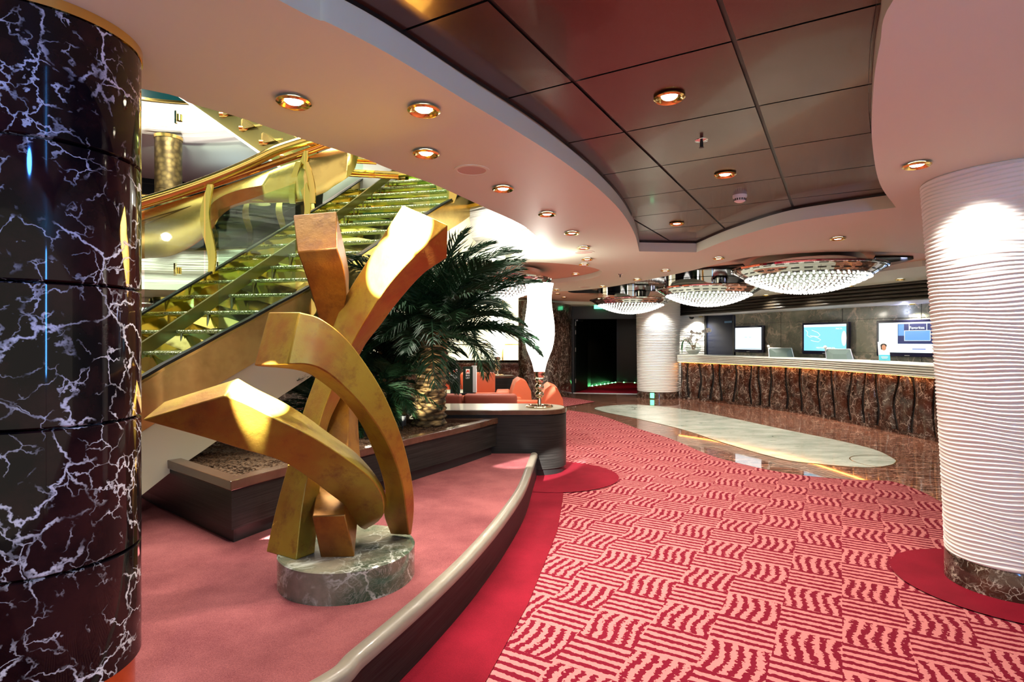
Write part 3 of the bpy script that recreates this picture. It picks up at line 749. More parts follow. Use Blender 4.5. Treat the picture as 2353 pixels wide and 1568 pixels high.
def table_lamp(label, loc):
    t = thing('table_lamp', label, 'lamp', loc, group=None)
    bm = new(); lathe(bm, [(0, 0), (.157, 0), (.160, .012), (.150, .022), (.13, .024), (.125, .018), (0, .02)]); obj('base', bm, M['gold_chrome'], t, world=False, smooth=50)
    bm = new(); lathe(bm, [(.026, .02), (.022, .04), (.018, .12)]); obj('stem', bm, M['gold_chrome'], t, world=False, smooth=50)
    bm = new(); lathe(bm, [(.05, .338), (.062, .36), (.058, .385), (.066, .41)]); obj('neck', bm, M['gold_chrome'], t, world=False, smooth=50)
    for z, r in ((.148, .052), (.232, .054), (.313, .050)):
        bm = new(); sphere(bm, (0, 0, z), r, 32, 20, (1, 1, .85)); obj('ball', bm, M['gold_chrome'], t, world=False, smooth=180)
    prof = [(.062, .40), (.066, .43), (.082, .50), (.112, .58), (.145, .66), (.166, .75), (.174, .84), (.175, .90), (.170, .98), (.158, 1.06), (.146, 1.14), (.139, 1.22), (.141, 1.29), (.150, 1.36), (.163, 1.42), (.155, 1.42), (.135, 1.3)]
    bm = new(); lathe(bm, prof); obj('lamp_shade', bm, M['lamp_glow'], t, world=False, smooth=60, label='glowing white hourglass shaped shade')
    l = bpy.data.lights.new('lamp_light', 'POINT'); l.energy = 18; l.color = (1, .93, .8); l.shadow_soft_size = .1
    lo = bpy.data.objects.new('lamp_light', l); COL.objects.link(lo); lo.parent = t; lo.location = (0, 0, 1.6)
    return t
lamp = table_lamp('tall glowing white vase-shaped lamp with mirrored balls on the console', (.315, 6.45, .74))
dup(lamp, (-.32, 12.4, .74), .4, 'distant glowing lamp on mirrored balls behind the palm')

# ================================================================== PALMS
def frond_bm(L_, seed, droop=1.0, nl=78, wid=.0135, ll=.33):
    r = random.Random(seed); bm = new(); pts = []
    for i in range(15):
        t = i/14; a = .75-1.15*t*droop
        pts.append(Vector((0, 0, 0)) if i == 0 else pts[-1]+Vector((math.cos(a), 0, math.sin(a)))*L_/14)
    tube(bm, pts, [.011*(1-.85*i/14)+.0012 for i in range(15)], 5)
    for k in range(nl):
        t = .14+.86*k/(nl-1); f_ = t*14; i = min(int(f_), 13); p = pts[i].lerp(pts[i+1], f_-i)
        d = (pts[i+1]-pts[i]).normalized(); nrm = Vector((-d.z, 0, d.x))
        l = ll*L_*(math.sin(PI*min(1, .12+t*.86))**.6)*r.uniform(.85, 1.12)
        for s in (-1, 1):
            ang = .95-.45*t+r.uniform(-.1, .1); lift = r.uniform(.1, .6)
            v = (d*math.cos(ang)+Vector((0, s, 0))*math.sin(ang)+nrm*lift*.6).normalized()
            q1 = p+v*l*.5; q2 = q1+(v+Vector((0, 0, -.45*droop*r.uniform(.5, 1.5)))).normalized()*l*.5
            w = nrm.cross(v).normalized()*wid*.5 if r.random() < .5 else (d*.5+nrm*.5).normalized()*wid*.5
            quad(bm, p-w*.5, p+w*.5, q1+w, q1-w); bm.faces.new([bm.verts.new(x) for x in (q1-w, q1+w, q2)])
    return bm
FR = []
for k in range(5):
    me = bpy.data.meshes.new('frond'); b_ = frond_bm(1.0, 20+k, (.75, 1.0, 1.25, .9, 1.1)[k]); b_.to_mesh(me); b_.free(); me.materials.append(M['leaf']); FR.append(me)
def palm(label, x, y, h, tr, n, size, seed, lean=(0, 0), crown=(-.35, 1.15)):
    r = random.Random(seed); t = thing('palm_tree', label, 'palm', (x, y, .62), group='palms in the planter')
    bm = new(); prof = []; nz = int(h/.035)
    rows = []
    for i in range(nz+1):
        z = i/nz*h; rr = tr*(1.12-.2*i/nz)*(1+(.10 if i % 2 else -.05))
        rows.append([Vector((lean[0]*(z/h)**1.5+rr*(1+.05*math.sin(5*a+i*2.4))*math.cos(a), lean[1]*z/h+rr*(1+.05*math.sin(5*a+i*2.4))*math.sin(a), z)) for a in [2*PI*k/20 for k in range(21)]])
    sheet(bm, rows); bmesh.ops.remove_doubles(bm, verts=bm.verts, dist=1e-5)
    obj('trunk', bm, M['bark'], t, world=False, smooth=50)
    for k in range(n):
        f_ = k/n; el = crown[1]+(crown[0]-crown[1])*f_**.8+r.uniform(-.12, .12); az = k*2.39996+r.uniform(-.2, .2)
        o = bpy.data.objects.new('frond', FR[r.randrange(5)]); COL.objects.link(o); o.parent = t
        o.location = (lean[0]+.04*math.cos(az), lean[1]+.04*math.sin(az), h-.02-.14*f_)
        s = size*r.uniform(.8, 1.12); o.scale = (s, s, s)
        o.rotation_mode = 'QUATERNION'
        o.rotation_quaternion = (Matrix.Rotation(az, 4, 'Z') @ Matrix.Rotation(-(el-.65), 4, 'Y') @ Matrix.Rotation(r.uniform(-.4, .4), 4, 'X')).to_quaternion()
    return t
palm('largest palm, thick trunk in front of the console behind the rim', -.86, 5.82, 1.04, .15, 60, 1.12, 3, (.06, 0), (.22, 1.5))
palm('palm with the trunk standing left behind the largest palm', -1.32, 6.35, .80, .15, 40, .92, 5, (-.05, 0), (.15, 1.3))
palm('small slender-trunked palm at the left of the thick palms', -1.36, 5.75, .50, .075, 34, .62, 9, (0, 0), (-.35, 1.2))
palm('low palm under the staircase behind the sculpture', -1.80, 5.35, .30, .08, 34, .60, 11, (0, 0), (-.3, 1.1))
# small uplights in the bed
t = thing('bed_spotlight', 'small black uplight standing in the bark beside the thick trunk', 'spotlight', (*P2(925, 985, .64), .625))
bm = new(); lathe(bm, [(0, 0), (.006, 0), (.006, .04), (.035, .045), (.035, .14), (.028, .142), (.028, .12), (0, .12)], n=24); obj('housing', bm, M['soil_pot'], t, world=False, smooth=40)
t2 = dup(t, (*P2(846, 1006, .64), .615), 0, 'lit uplight among the bark just behind the arching bar')
bm = new(); sphere(bm, (0, 0, .145), .028, 12, 8, (1, 1, .3)); obj('lens', bm, M['lens'], t2, world=False)

# ================================================================== GRAND STAIRCASE
NT = [(250, 907, 3.65), (330, 865, 3.9), (437, 808, 4.15), (560, 742, 4.5), (685, 675, 4.9), (794, 607, 5.45), (850, 569, 5.8), (950, 510, 6.5), (1055, 449, 7.4), (1150, 392, 8.3), (1290, 305, 9.6)]
FT = [(100, 893), (200, 831), (320, 757), (454, 674), (672, 536), (760, 481), (892, 387), (1000, 300), (1090, 220)]
MT = [(130, 962), (330, 822), (379, 789), (541, 674), (648, 599), (786, 502), (917, 397), (1030, 300), (1130, 210)]
zx = sorted((EYE-(y-CY)*Y/F, x) for x, y, Y in NT); xY = [(x, Y) for x, y, Y in NT]; xy_n = [(x, y) for x, y, Y in NT]
yxF = sorted((y, x) for x, y in FT); yxM = sorted((y, x) for x, y in MT)
def N_(z):
    px = interp(zx, z); Y = interp(xY, px); v = W(px, interp(xy_n, px), Y); v.z = z; return v
def side(z, k, tab):
    n_ = N_(z); Y = n_.y*k; py = CY-(z-EYE)*F/Y; px = interp(tab, py); return Vector(((px-CX)*Y/F, Y, z))
F_ = lambda z: side(z, 1.05, yxF)
M_ = lambda z: side(z, 1.035, yxM)
st = thing('staircase', 'curved golden mirrored staircase rising to the right behind the sculpture', 'staircase', tuple(N_(.6))[:2]+(ZP,))
RIS = .165; z0 = ZP; steps = []
z = ZP
while z < 4.3: steps.append(z); z += RIS
for k, z in enumerate(steps):
    a, b_, c_, d_ = N_(z), F_(z), F_(z+RIS), N_(z+RIS)
    for v in (a, b_, c_, d_): v.z = z
    up = Vector((0, 0, 1))
    dn = Vector((0, 0, -.035)); fw = ((a-d_)+(b_-c_)).normalized()*.03
    bm = new(); vs = [a+fw, b_+fw, c_, d_]
    prism(bm, [(v.x, v.y) for v in vs], z-.03, z); obj('tread', bm, M['crystal_tread'], st)
    bm = new(); tube(bm, [a+fw+Vector((0, 0, -.015)), b_+fw+Vector((0, 0, -.015))], .012, 8); obj('nosing', bm, M['nosing'], st, smooth=60, label='sparkling crystal nosing')
    bm = new()                       # riser above this tread: two angled mirror plates
    mid = (c_+d_)/2
    thick(bm, [[d_, mid+fw*.0, c_], [d_+up*(RIS-.03), mid+up*(RIS-.03)-fw*.9, c_+up*(RIS-.03)]], -fw*.3); obj('riser', bm, M['riser'], st)
    mb = M_(z+RIS); mb.z = z+.012; e_ = d_+up*.012; tp = mb+up*(RIS-.03)
    bm = new(); tube(bm, [e_+fw*.6, mb+fw*.6, mb+fw*.6+up*.02, tp+fw*.6], .009, 6); obj('riser_frame', bm, M['olive_brass'], st, label='olive frame strip of the riser')
zs = [ZP+.02+(4.4-ZP)*i/60 for i in range(61)]
def ribbon(fn, dz0, dz1, th, out0=0, out1=0, lo=0):
    ps = [fn(z) for z in zs[lo:]]; nn = []
    for i, p in enumerate(ps):
        t_ = ps[min(i+1, len(ps)-1)]-ps[max(i-1, 0)]; nn.append(Vector((t_.y, -t_.x, 0)).normalized())
    return [[Vector((p.x, p.y, max(p.z+dz0, ZP)))+n*out0 for p, n in zip(ps, nn)], [Vector((p.x, p.y, max(p.z+dz1, ZP)))+n*out1 for p, n in zip(ps, nn)]], nn[len(nn)//2]*th
def rib(name, fn, dz0, dz1, th, m, out0=0, out1=0, label=None, sm=50):
    rows, off = ribbon(fn, dz0, dz1, th, out0, out1); bm = new(); thick(bm, rows, off); return obj(name, bm, m, st, smooth=sm, label=label)
rib('stringer', N_, -.36, 0, -.02, M['gold_sheet'], .04, .04, 'smooth golden outer side panel')
rib('base_rail', N_, 0.0, .02, -.05, M['black_trim'], .045, .045, 'black rail along the stair edge')
rib('rail_line', N_, -.022, 0, -.012, M['brass'], .055, .055, 'thin bright brass strip')
rib('soffit_panel', N_, -.76, -.36, -.02, M['beige'], .09, .03, 'beige lower cladding of the stair')
rib('soffit', N_, -.76, -.74, -.6, M['beige'], .08, .08)
rib('stringer', M_, .0, .12, -.02, M['olive_brass'], 0, 0, 'dull olive inner stringer')
rib('stringer', F_, -.25, .12, -.02, M['brass_mirror'], 0, 0, 'mirror brass far stringer')
rib('base_rail', F_, .12, .14, .04, M['black_trim'], 0, 0, 'black rail along the far stair edge')
# glass balustrades and wavy gilded posts
def zat(tab_f, px):                      # height of the stair edge at that pixel column
    lo, hi = ZP, 4.3
    for _ in range(30):
        m_ = (lo+hi)/2; v = tab_f(m_); x = CX+v.x/v.y*F
        if x < px: lo = m_
        else: hi = m_
    return m_
def glass_run(fn, pxs, h, dz):
    for a, b_ in zip(pxs, pxs[1:]):
        za, zb = zat(fn, a+2), zat(fn, b_-2); pa, pb = fn(za), fn(zb)
        bm = new(); thick(bm, [[pa+Vector((0, 0, dz)), pb+Vector((0, 0, dz))], [pa+Vector((0, 0, dz+h)), pb+Vector((0, 0, dz+h))]], (.006, -.006, 0)); obj('glass_panel', bm, M['glass'], st)
glass_run(F_, [330, 470, 700, 880], .85, .14)
glass_run(N_, [500, 680], .95, .02)
glass_run(N_, [985, 1045, 1140], .85, .02)
def wavy_post(fn, px, h, dz, wd=.05, m='brass', par=None, nm='post', amp=.035):
    z = zat(fn, px); p = fn(z); bm = new(); rows = [[], []]
    rows = []
    for i in range(17):
        t = i/16; x = amp*math.sin(t*2*PI+.6); w = wd*(.55+.45*math.sin(t*PI))
        rows.append([p+Vector((x-w, 0, dz+h*t)), p+Vector((x+w, 0, dz+h*t))])
    thick(bm, rows, (0, .025, 0)); obj(nm, bm, M[m], st, smooth=50, label='wavy gilded post')
wavy_post(F_, 478, .85, .12, .045); wavy_post(F_, 850, .8, .12, .08, amp=.05); wavy_post(N_, 704, .30, -.25, .07); wavy_post(N_, 1030, .75, -.02, .085, amp=.05); wavy_post(F_, 700, .8, .12, .05)

# upper landing balustrade: wavy golden apron with thick tubular handrails
YB = 7.0
def top_y(px): return interp([(-60, 608), (250, 515), (327, 482), (500, 430), (685, 366), (760, 338), (830, 312), (900, 285)], px)
bot = [(-60, 640), (60, 655), (160, 628), (250, 600), (327, 594), (380, 590), (420, 576), (460, 551), (490, 520), (503, 499), (530, 478), (570, 467), (620, 466), (690, 463), (716, 453), (745, 442), (765, 428), (786, 415), (803, 402), (815, 385), (826, 345)]
ub = thing('balustrade', 'golden curved upper balustrade with scalloped lower edge and tubular handrail', 'balustrade', tuple(W(500, 520, YB)))
def yb(px): return YB+.10*math.sin((px-327)/500*PI)*-1+(.0 if px < 690 else (px-690)*.0012)
bs = [(v.x, v.y) for v in catmull([(x, y, 0) for x, y in bot], 4)]
split = [p for p in bs if p[0] <= 690]; split2 = [p for p in bs if p[0] >= 690]
for seg in (split, split2):
    bm = new(); r0 = [W(x, min(y, 9999), yb(x)) for x, y in seg]; r1 = [W(x, min(top_y(x)+3, y-1), yb(x)) for x, y in seg]
    rm = [a.lerp(c_, .5)+Vector((0, -.09, 0)) for a, c_ in zip(r0, r1)]
    thick(bm, [r0, rm, r1], (0, .02, 0)); obj('apron', bm, M['gold_sheet'], ub, smooth=50)
hp = [(-60, 572), (100, 525), (250, 480), (327, 457), (399, 435), (466, 412), (532, 386), (588, 361), (632, 339), (691, 319), (760, 300), (840, 280)]
hr = catmull([W(x, y+8, YB-.12) for x, y in hp], 4)
bm = new(); tube(bm, hr, .062, 16); obj('handrail', bm, M['brass'], ub, smooth=60, label='thick polished brass handrail')
bm = new(); tube(bm, catmull([W(x, top_y(x)-9, YB-.06) for x, y in hp], 4), .042, 14); obj('handrail', bm, M['copper'], ub, smooth=60, label='copper red tube under the handrail')
bm = new(); tube(bm, catmull([W(x, top_y(x)+26, YB-.10) for x, y in hp[:7]], 4), .008, 6); obj('seam_trim', bm, M['olive_brass'], ub)
for x0, sx_ in ((700, 1), (688, -1)):
    bm = new(); rows = []
    for i in range(13):
        t_ = i/12; x = x0+sx_*14*math.sin(t_*PI*.62)*1.1; y = 372+t_*95
        rows.append([W(x-4*sx_, y, YB-.16), W(x+9*sx_, y, YB-.16)])
    thick(bm, rows, (0, .03, 0)); obj('bracket', bm, M['brass'], ub, smooth=60)
bm = new(); lathe(bm, [(.0, .03), (.10, .025), (.13, 0), (0, 0)], tuple(W(596, 468, YB-.02)), 24); obj('rosette', bm, M['brass'], ub, smooth=40)

# topmost flight, seen from below
tf = thing('stair_flight', 'upper brass stair flight seen from below, cut off by the ceiling edge', 'staircase', tuple(W(600, 340, 8.2)))
a, b_ = W(400, 214, 8.6), W(720, 440, 7.8)
bm = new(); thick(bm, [[a, b_], [a+Vector((.05, 0, .55)), b_+Vector((.05, 0, .55))]], (.02, .03, 0)); obj('stringer', bm, M['olive_brass'], tf)
bm = new(); thick(bm, [[a, b_], [a+Vector((0, 0, .03)), b_+Vector((0, 0, .03))]], (-.02, -.05, 0)); obj('edge_strip', bm, M['cream'], tf, label='pale lower edge strip')
for k in range(7):
    p = a.lerp(b_, (k+.5)/7)+Vector((0, 0, .16)); q = p+Vector((1.3, .25, 0)); d_ = (b_-a)/7
    bm = new(); thick(bm, [[p, q], [p+Vector((d_.x, d_.y, 0)), q+Vector((d_.x, d_.y, 0))]], (0, 0, .03)); obj('tread', bm, M['brass_mirror'], tf)
    bm = new(); tube(bm, [p+Vector((0, -.03, .0)), q+Vector((0, -.03, 0))], .035, 10); obj('nosing', bm, M['copper'], tf, smooth=60)
    bm = new(); thick(bm, [[p+Vector((.03, -.04, -.02)), p+Vector((d_.x*.8, d_.y-.04, -.02))], [p+Vector((.03, -.04, .12)), p+Vector((.06, -.04, .14))]], (0, .02, 0)); obj('bracket', bm, M['gold_sheet'], tf)

# ------------------------------------------------------------------ upper gallery balustrade
ug = thing('balustrade', 'green glass gallery balustrade across the atrium on the deck above', 'balustrade', (-4.0, 10.3, 3.32))
seg = [p for p in ring[14:]][::5]
for a, b_ in zip(seg, seg[1:]):
    if a.x < -7.5: break
    a2, b2 = a.lerp(b_, .01), a.lerp(b_, .99)
    bm = new(); thick(bm, [[Vector((a2.x, a2.y, 3.33)), Vector((b2.x, b2.y, 3.33))], [Vector((a2.x, a2.y, 4.28)), Vector((b2.x, b2.y, 4.28))]], (0, .015, 0)); obj('glass_panel', bm, M['glass'], ug)
    bm = new(); rows = []
    for i in range(13):
        t_ = i/12; x = a.x+.05*math.sin(t_*2*PI+.5); w = .035+.03*math.sin(t_*PI)
        rows.append([Vector((x-w, a.y-.03, 3.33+.95*t_)), Vector((x+w, a.y-.03, 3.33+.95*t_))])
    thick(bm, rows, (0, .02, 0)); obj('post', bm, M['brass_mirror'], ug, smooth=50)
bm = new(); tube(bm, [Vector((p.x, p.y, 4.30)) for p in ring[14:110] if p.x > -8], .035, 10); obj('handrail', bm, M['brass'], ug, smooth=60)
# gilded column and dark marble column across the atrium
t = thing('round_column', 'mottled gilded round column on the deck above, far left', 'column', (-6.70, 10.95, 3.32))
bm = new(); lathe(bm, [(.235, 0), (.235, .7), (.228, .705), (.235, .71), (.235, 1.1), (.228, 1.105), (.235, 1.11), (.235, 2.15)], (0, 0, 0), 40); obj('shaft', bm, M['gold_leaf'], t, world=False, smooth=40)
bm = new(); lathe(bm, [(.245, 2.10), (.25, 2.16)], n=40); obj('top_ring', bm, M['brass'], t, world=False, smooth=40)
t = thing('round_column', 'dark veined marble column seen below the gallery, left behind the stairs', 'column', (-8.0, 13.0, 0))
bm = new(); lathe(bm, [(.27, 0), (.27, 2.44)], n=40); obj('shaft', bm, M['black_marble'], t, world=False, smooth=40)
bm = new(); lathe(bm, [(.28, 2.44), (.285, 2.5)], n=40); obj('top_ring', bm, M['brass'], t, world=False, smooth=40)
# white drum behind the stair glass
t = thing('drum_housing', 'white ribbed drum seen behind the upper stair glass', 'drum', (-2.35, 8.9, 3.33))
bm = new(); rows = []
for i in range(7): rows.append((.62-.012*(i % 2), .95*i/6))
lathe(bm, rows+[(0, .98)], n=56); obj('drum', bm, M['white'], t, world=False, smooth=40)

# sconces with their light
def sconce(px, py, Y, label):
    p = W(px, py, Y); t = thing('wall_sconce', label, 'sconce', tuple(p), 0, 'brass sconces on the atrium fascias')
    bm = new(); lathe(bm, [(.0, -.02), (.05, -.02), (.05, .10), (.042, .10), (.042, 0)], (0, -.02, 0), 20); obj('cup', bm, M['brass'], t, world=False, smooth=40)
    bm = new(); box(bm, (-.09, .02, .07), (.035, .05, .24), bev=.004); obj('back_plate', bm, M['gold_chrome'], t, world=False)
    bm = new(); box(bm, (-.04, .01, .02), (.09, .02, .02)); obj('arm', bm, M['brass'], t, world=False)
    l = bpy.data.lights.new('sconce_light', 'SPOT'); l.energy = 170; l.color = (1, .93, .82); l.spot_size = 2.4; l.spot_blend = 1; l.shadow_soft_size = .04
    lo = bpy.data.objects.new('sconce_light', l); COL.objects.link(lo); lo.parent = t; lo.location = (0, -.04, .13); lo.rotation_euler = (PI+.25, 0, 0)
sconce(414, 277, 10.6, 'brass sconce on the upper fascia, top left')
sconce(412, 628, 10.55, 'brass sconce on the lower fascia, left one of two')
sconce(511, 625, 10.6, 'brass sconce on the lower fascia, right one of two')

# ================================================================== LOUNGE SEATING
def cushion(bm, c, s, bev=.03, rz=0): box(bm, c, s, rz, bev)
sofa = thing('sofa', 'long rust brown two-cushion sofa seen from behind, past the console', 'sofa', (-.62, 7.75, 0))
for x in (-.40, .33):
    bm = new(); cushion(bm, (x, -.22, .56), (.72, .20, .46), .05); obj('back_cushion', bm, M['brown_fabric'], sofa, world=False, smooth=40)
    bm = new(); cushion(bm, (x, .22, .36), (.70, .66, .16), .04); obj('seat_cushion', bm, M['orange_fabric'], sofa, world=False, smooth=40)
bm = new(); cushion(bm, (-.03, .1, .17), (1.46, .86, .26), .02); obj('base', bm, M['brown_fabric'], sofa, world=False, smooth=40)
s2 = thing('sofa', 'orange high-backed sofa facing the camera at the far side of the lounge', 'sofa', (-.95, 11.0, 0))
for x in (-.46, .26):
    bm = new(); cushion(bm, (x, .32, .65), (.70, .22, .44), .06); obj('back_cushion', bm, M['orange_fabric'], s2, world=False, smooth=40)
    bm = new(); cushion(bm, (x, -.05, .38), (.70, .66, .16), .04); obj('seat_cushion', bm, M['orange_fabric'], s2, world=False, smooth=40)
bm = new(); cushion(bm, (.77, -.02, .33), (.26, .80, .40), .03); obj('armrest', bm, M['orange_fabric'], s2, world=False, smooth=40)
bm = new(); cushion(bm, (-.1, .0, .17), (1.46, .8, .24), .02); obj('base', bm, M['orange_fabric'], s2, world=False, smooth=40)
def armchair(label, x, y, rz):
    t = thing('armchair', label, 'armchair', (x, y, 0), rz, None)
    bm = new(); cushion(bm, (.0, 0, .34), (.78, .66, .16), .035); obj('seat_cushion', bm, M['orange_fabric'], t, world=False, smooth=40)
    bm = new(); cushion(bm, (0, 0, .15), (.86, .82, .24), .02); obj('base', bm, M['orange_fabric'], t, world=False, smooth=40)
    for s in (-1, 1):
        bm = new(); cushion(bm, (-.02, s*.40, .36), (.86, .12, .40), .03); obj('armrest', bm, M['orange_fabric'], t, world=False, smooth=40)
    bm = new(); rows = []
    for k, yy in enumerate((-.38, -.12, -.115, .12, .125, .38)):
        pr = [(.22, .40), (.26, .62), (.32, .80), (.40, .86), (.50, .82), (.58, .66), (.60, .40)]
        g = .006 if k in (0, 5) else 0
        rows.append([Vector((x_, yy, z_-g)) for x_, z_ in pr])
    sheet(bm, rows); bm.faces.new([bm.verts.new(v) for v in rows[0]]); bm.faces.new([bm.verts.new(v) for v in rows[-1][::-1]]); sheet(bm, [[r[0] for r in rows], [r[-1] for r in rows]])
    bmesh.ops.remove_doubles(bm, verts=bm.verts, dist=1e-4); bmesh.ops.recalc_face_normals(bm, faces=bm.faces)
    obj('backrest', bm, M['orange_fabric'], t, world=False, smooth=38)
    return t
ac = armchair('orange armchair nearest behind the lamp, wedge-shaped back at the right', .16, 8.55, 0)
dup(ac, (-.28, 9.85, 0), .06, 'orange armchair behind the nearer one, left of the lamp balls')
tb = thing('coffee_table', 'black round lounge table carrying the bar lists', 'table', (-.92, 8.95, 0))
bm = new(); lathe(bm, [(0, .66), (.34, .66), (.35, .67), (.35, .69), (.34, .70), (0, .70)], n=48); obj('tabletop', bm, M['black_mirror'], tb, world=False, smooth=40)
bm = new(); lathe(bm, [(.22, 0), (.22, .02), (.04, .04), (.035, .66)], n=32); obj('pedestal', bm, M['dark_chrome'], tb, world=False, smooth=40)
M['menu_green'] = mat('menu_cover', (.008, .018, .012), .35); M['ink'] = mat('ink_white', (.8, .8, .78), .5)
M['cocktail'] = mat('print_red', (.6, .08, .03), .5)
def menu(label, x, y, rz, side_):
    t = thing('menu_stand', label, 'menu', (x, y, .70), rz, None)
    bm = new(); box(bm, (0, 0, .20), (.155, .012, .40), bev=.003); obj('cover', bm, M['menu_green'], t, world=False)
    bm = new(); box(bm, (0, -.008, .325), (.062, .003, .07)); ph = obj('photo', bm, M['paper'], t, world=False, label='small printed picture on the cover')
    bm = new(); sphere(bm, (0, -.0105, .33), .018, 10, 6, (1, .2, 1)); box(bm, (-.018, -.0105, .315), (.012, .002, .04)); box(bm, (.02, -.0105, .32), (.010, .002, .045)); obj('drink_print', bm, M['cocktail'], ph, world=False)
    text('lettering', 'BAR', .036, M['ink'], t, (0, -.008, .262)); text('lettering', 'LIST', .036, M['ink'], t, (0, -.008, .222))
    if side_:
        bm = new(); box(bm, (.095, .03, .205), (.012, .09, .42), 1.1); obj('page', bm, M['paper'], t, world=False, label='white side page')
menu('dark bar list card standing left on the lounge table', -.892, 8.82, .05, False)
menu('dark bar list card with a white side page, right of the other', -.690, 8.78, -.12, True)

# ================================================================== RECEPTION COUNTER
base = [(4.36, 14.6), (5.12, 13.55), (5.68, 12.36), (6.00, 11.4), (6.14, 10.54), (6.28, 9.3), (6.34, 8.2), (6.36, 7.0), (6.3, 5.9)]
bc = catmull([(*p, 0) for p in base], 14)
def lat(path, d):                        # shift toward the room (left)
    return offset(path, -d) if offset(path, -1)[40].x < path[40].x else offset(path, d)
rc = thing('reception_counter', 'long curved reception counter of brown veined stone with ribbed cream top', 'counter', (5.9, 11.2, 0))
top = [p for p in bc]
prof = [(.02, .949)]
for k in range(5):
    zc = .949+.0193+k*.0386
    for a in range(-3, 4):
        t_ = a/3*PI/2; prof.append((.070+.030*math.cos(t_), zc+.0185*math.sin(t_)))
prof += [(.085, 1.142), (-.62, 1.142), (-.62, .95)]
bm = new(); sheet(bm, [[Vector((p.x, p.y, z_)) for p in lat(top, d_)] for d_, z_ in prof])
e0 = [Vector((lat(top, d_)[0].x, lat(top, d_)[0].y, z_)) for d_, z_ in prof]; bm.faces.new([bm.verts.new(v) for v in e0])
m = mat('cream_stone', rough=.3, coat=.2); b = NB(m); M['countertop'] = m
sz = b.n('ShaderNodeSeparateXYZ'); b.l(b.n('ShaderNodeNewGeometry').outputs['Position'], sz.inputs[0])
fz = b.math('FRACT', b.math('DIVIDE', b.math('SUBTRACT', sz.outputs[2], .949-.0039), .0386))
gm = b.math('MULTIPLY', b.math('LESS_THAN', fz, .24), b.math('LESS_THAN', sz.outputs[2], 1.139))
b.col(b.mix(gm, b.mix(b.noise(b.coord(), 6, 4), (.76, .75, .64), (.90, .89, .80)), (.20, .15, .09)))
obj('countertop', bm, M['countertop'], rc, smooth=50, label='cream countertop with ribbed front edge')
bm = new(); sheet(bm, [[Vector((p.x, p.y, z_)) for p in lat(top, d_)] for d_, z_ in ((-.06, 0), (-.06, .949))]); obj('backing', bm, M['black'], rc)
bm = new(); sheet(bm, [[Vector((p.x, p.y, z_)) for p in lat(top, d_)] for d_, z_ in ((.008, 0), (.008, .05), (-.05, .055))]); obj('plinth', bm, brown, rc)
bm = new(); sheet(bm, [[Vector((p.x, p.y, .944)) for p in lat(top, d_)] for d_ in (.030, .052)]); obj('light_strip', bm, M['warm_led'], rc, label='amber light strip under the countertop')
# wavy edged stone panels
def px_to_i(px):
    best = min(range(len(bc)), key=lambda i: abs(CX+bc[i].x/bc[i].y*F-px)); return best
def bcat(px):
    xs = [(CX+p.x/p.y*F, i) for i, p in enumerate(bc)]
    i = px_to_i(px); j = i+1 if (CX+bc[i].x/bc[i].y*F) < px else i-1; j = max(0, min(len(bc)-1, j))
    xa, xb = CX+bc[i].x/bc[i].y*F, CX+bc[j].x/bc[j].y*F
    return bc[i].lerp(bc[j], 0 if xa == xb else max(0, min(1, (px-xa)/(xb-xa))))
edges = [1561, 1579, 1606, 1634, 1653, 1685, 1722, 1742, 1767, 1804, 1836, 1877, 1909, 1949, 1981, 2010, 2054, 2092, 2142, 2175, 2215, 2260, 2310]
rnd = random.Random(12); waves = [(rnd.uniform(.025, .06), rnd.uniform(4, 7), rnd.uniform(0, 6.28)) for _ in edges]
for k in range(len(edges)-1):
    A, B = bcat(edges[k]), bcat(edges[k+1]); dv = (B-A); L_ = dv.length; dv.normalize(); nn = Vector((dv.y, -dv.x, 0)); nn = nn if nn.x < 0 else -nn
    bm = new(); rows = []
    for i in range(15):
        z_ = .055+.885*i/14
        wa = waves[k][0]*math.sin(waves[k][1]*z_+waves[k][2]); wb = waves[k+1][0]*math.sin(waves[k+1][1]*z_+waves[k+1][2])
        u0, u1 = wa+.028, L_+wb-.028; row = []
        for j in range(9):
            t_ = j/8; bul = .05*(1-abs(2*t_-1)**3)-.05
            row.append(A+dv*(u0+(u1-u0)*t_)+nn*(.012+bul+.006*math.sin(z_*7+k))+Vector((0, 0, z_)))
        rows.append([row[0]-nn*.02]+row+[row[-1]-nn*.02])
    sheet(bm, rows); obj('stone_panel', bm, brown, rc, smooth=50)

def on_counter(px, back=.18):
    A = bcat(px); B = bcat(px+8); dv = (B-A).normalized(); nn = Vector((dv.y, -dv.x, 0)); nn = nn if nn.x < 0 else -nn
    r = Vector((A.x, A.y, 0)).normalized(); q = A+r*back; return Vector((q.x, q.y, 1.142))
# orchid
p = on_counter(1593, .15)
t = thing('orchid_vase', 'white orchid in a round glass bowl at the left end of the counter', 'vase', tuple(p))
bm = new(); lathe(bm, [(0, .004), (.09, .004), (.14, .05), (.185, .12), (.19, .19), (.165, .26), (.12, .31), (.117, .308), (.16, .26), (.183, .19), (.178, .12), (.135, .055), (.088, .012), (0, .012)], n=40); obj('bowl', bm, M['bowl_glass'], t, world=False, smooth=60, label='clear glass bowl')
bm = new(); lathe(bm, [(0, .02), (.09, .02), (.135, .06), (.165, .115), (.14, .135), (0, .14)], n=32); obj('gravel', bm, M['pot_stone'], t, world=False, smooth=60, label='white gravel filling')
bm = new()
for k in range(7): tube(bm, [(.03*math.cos(k), .03*math.sin(k), .14), (.05*math.cos(k*2), .05*math.sin(k*2), .2), (.06*math.cos(k*1.3), .02, .25)], .012, 6)
obj('roots', bm, M['branch'], t, world=False, smooth=60)
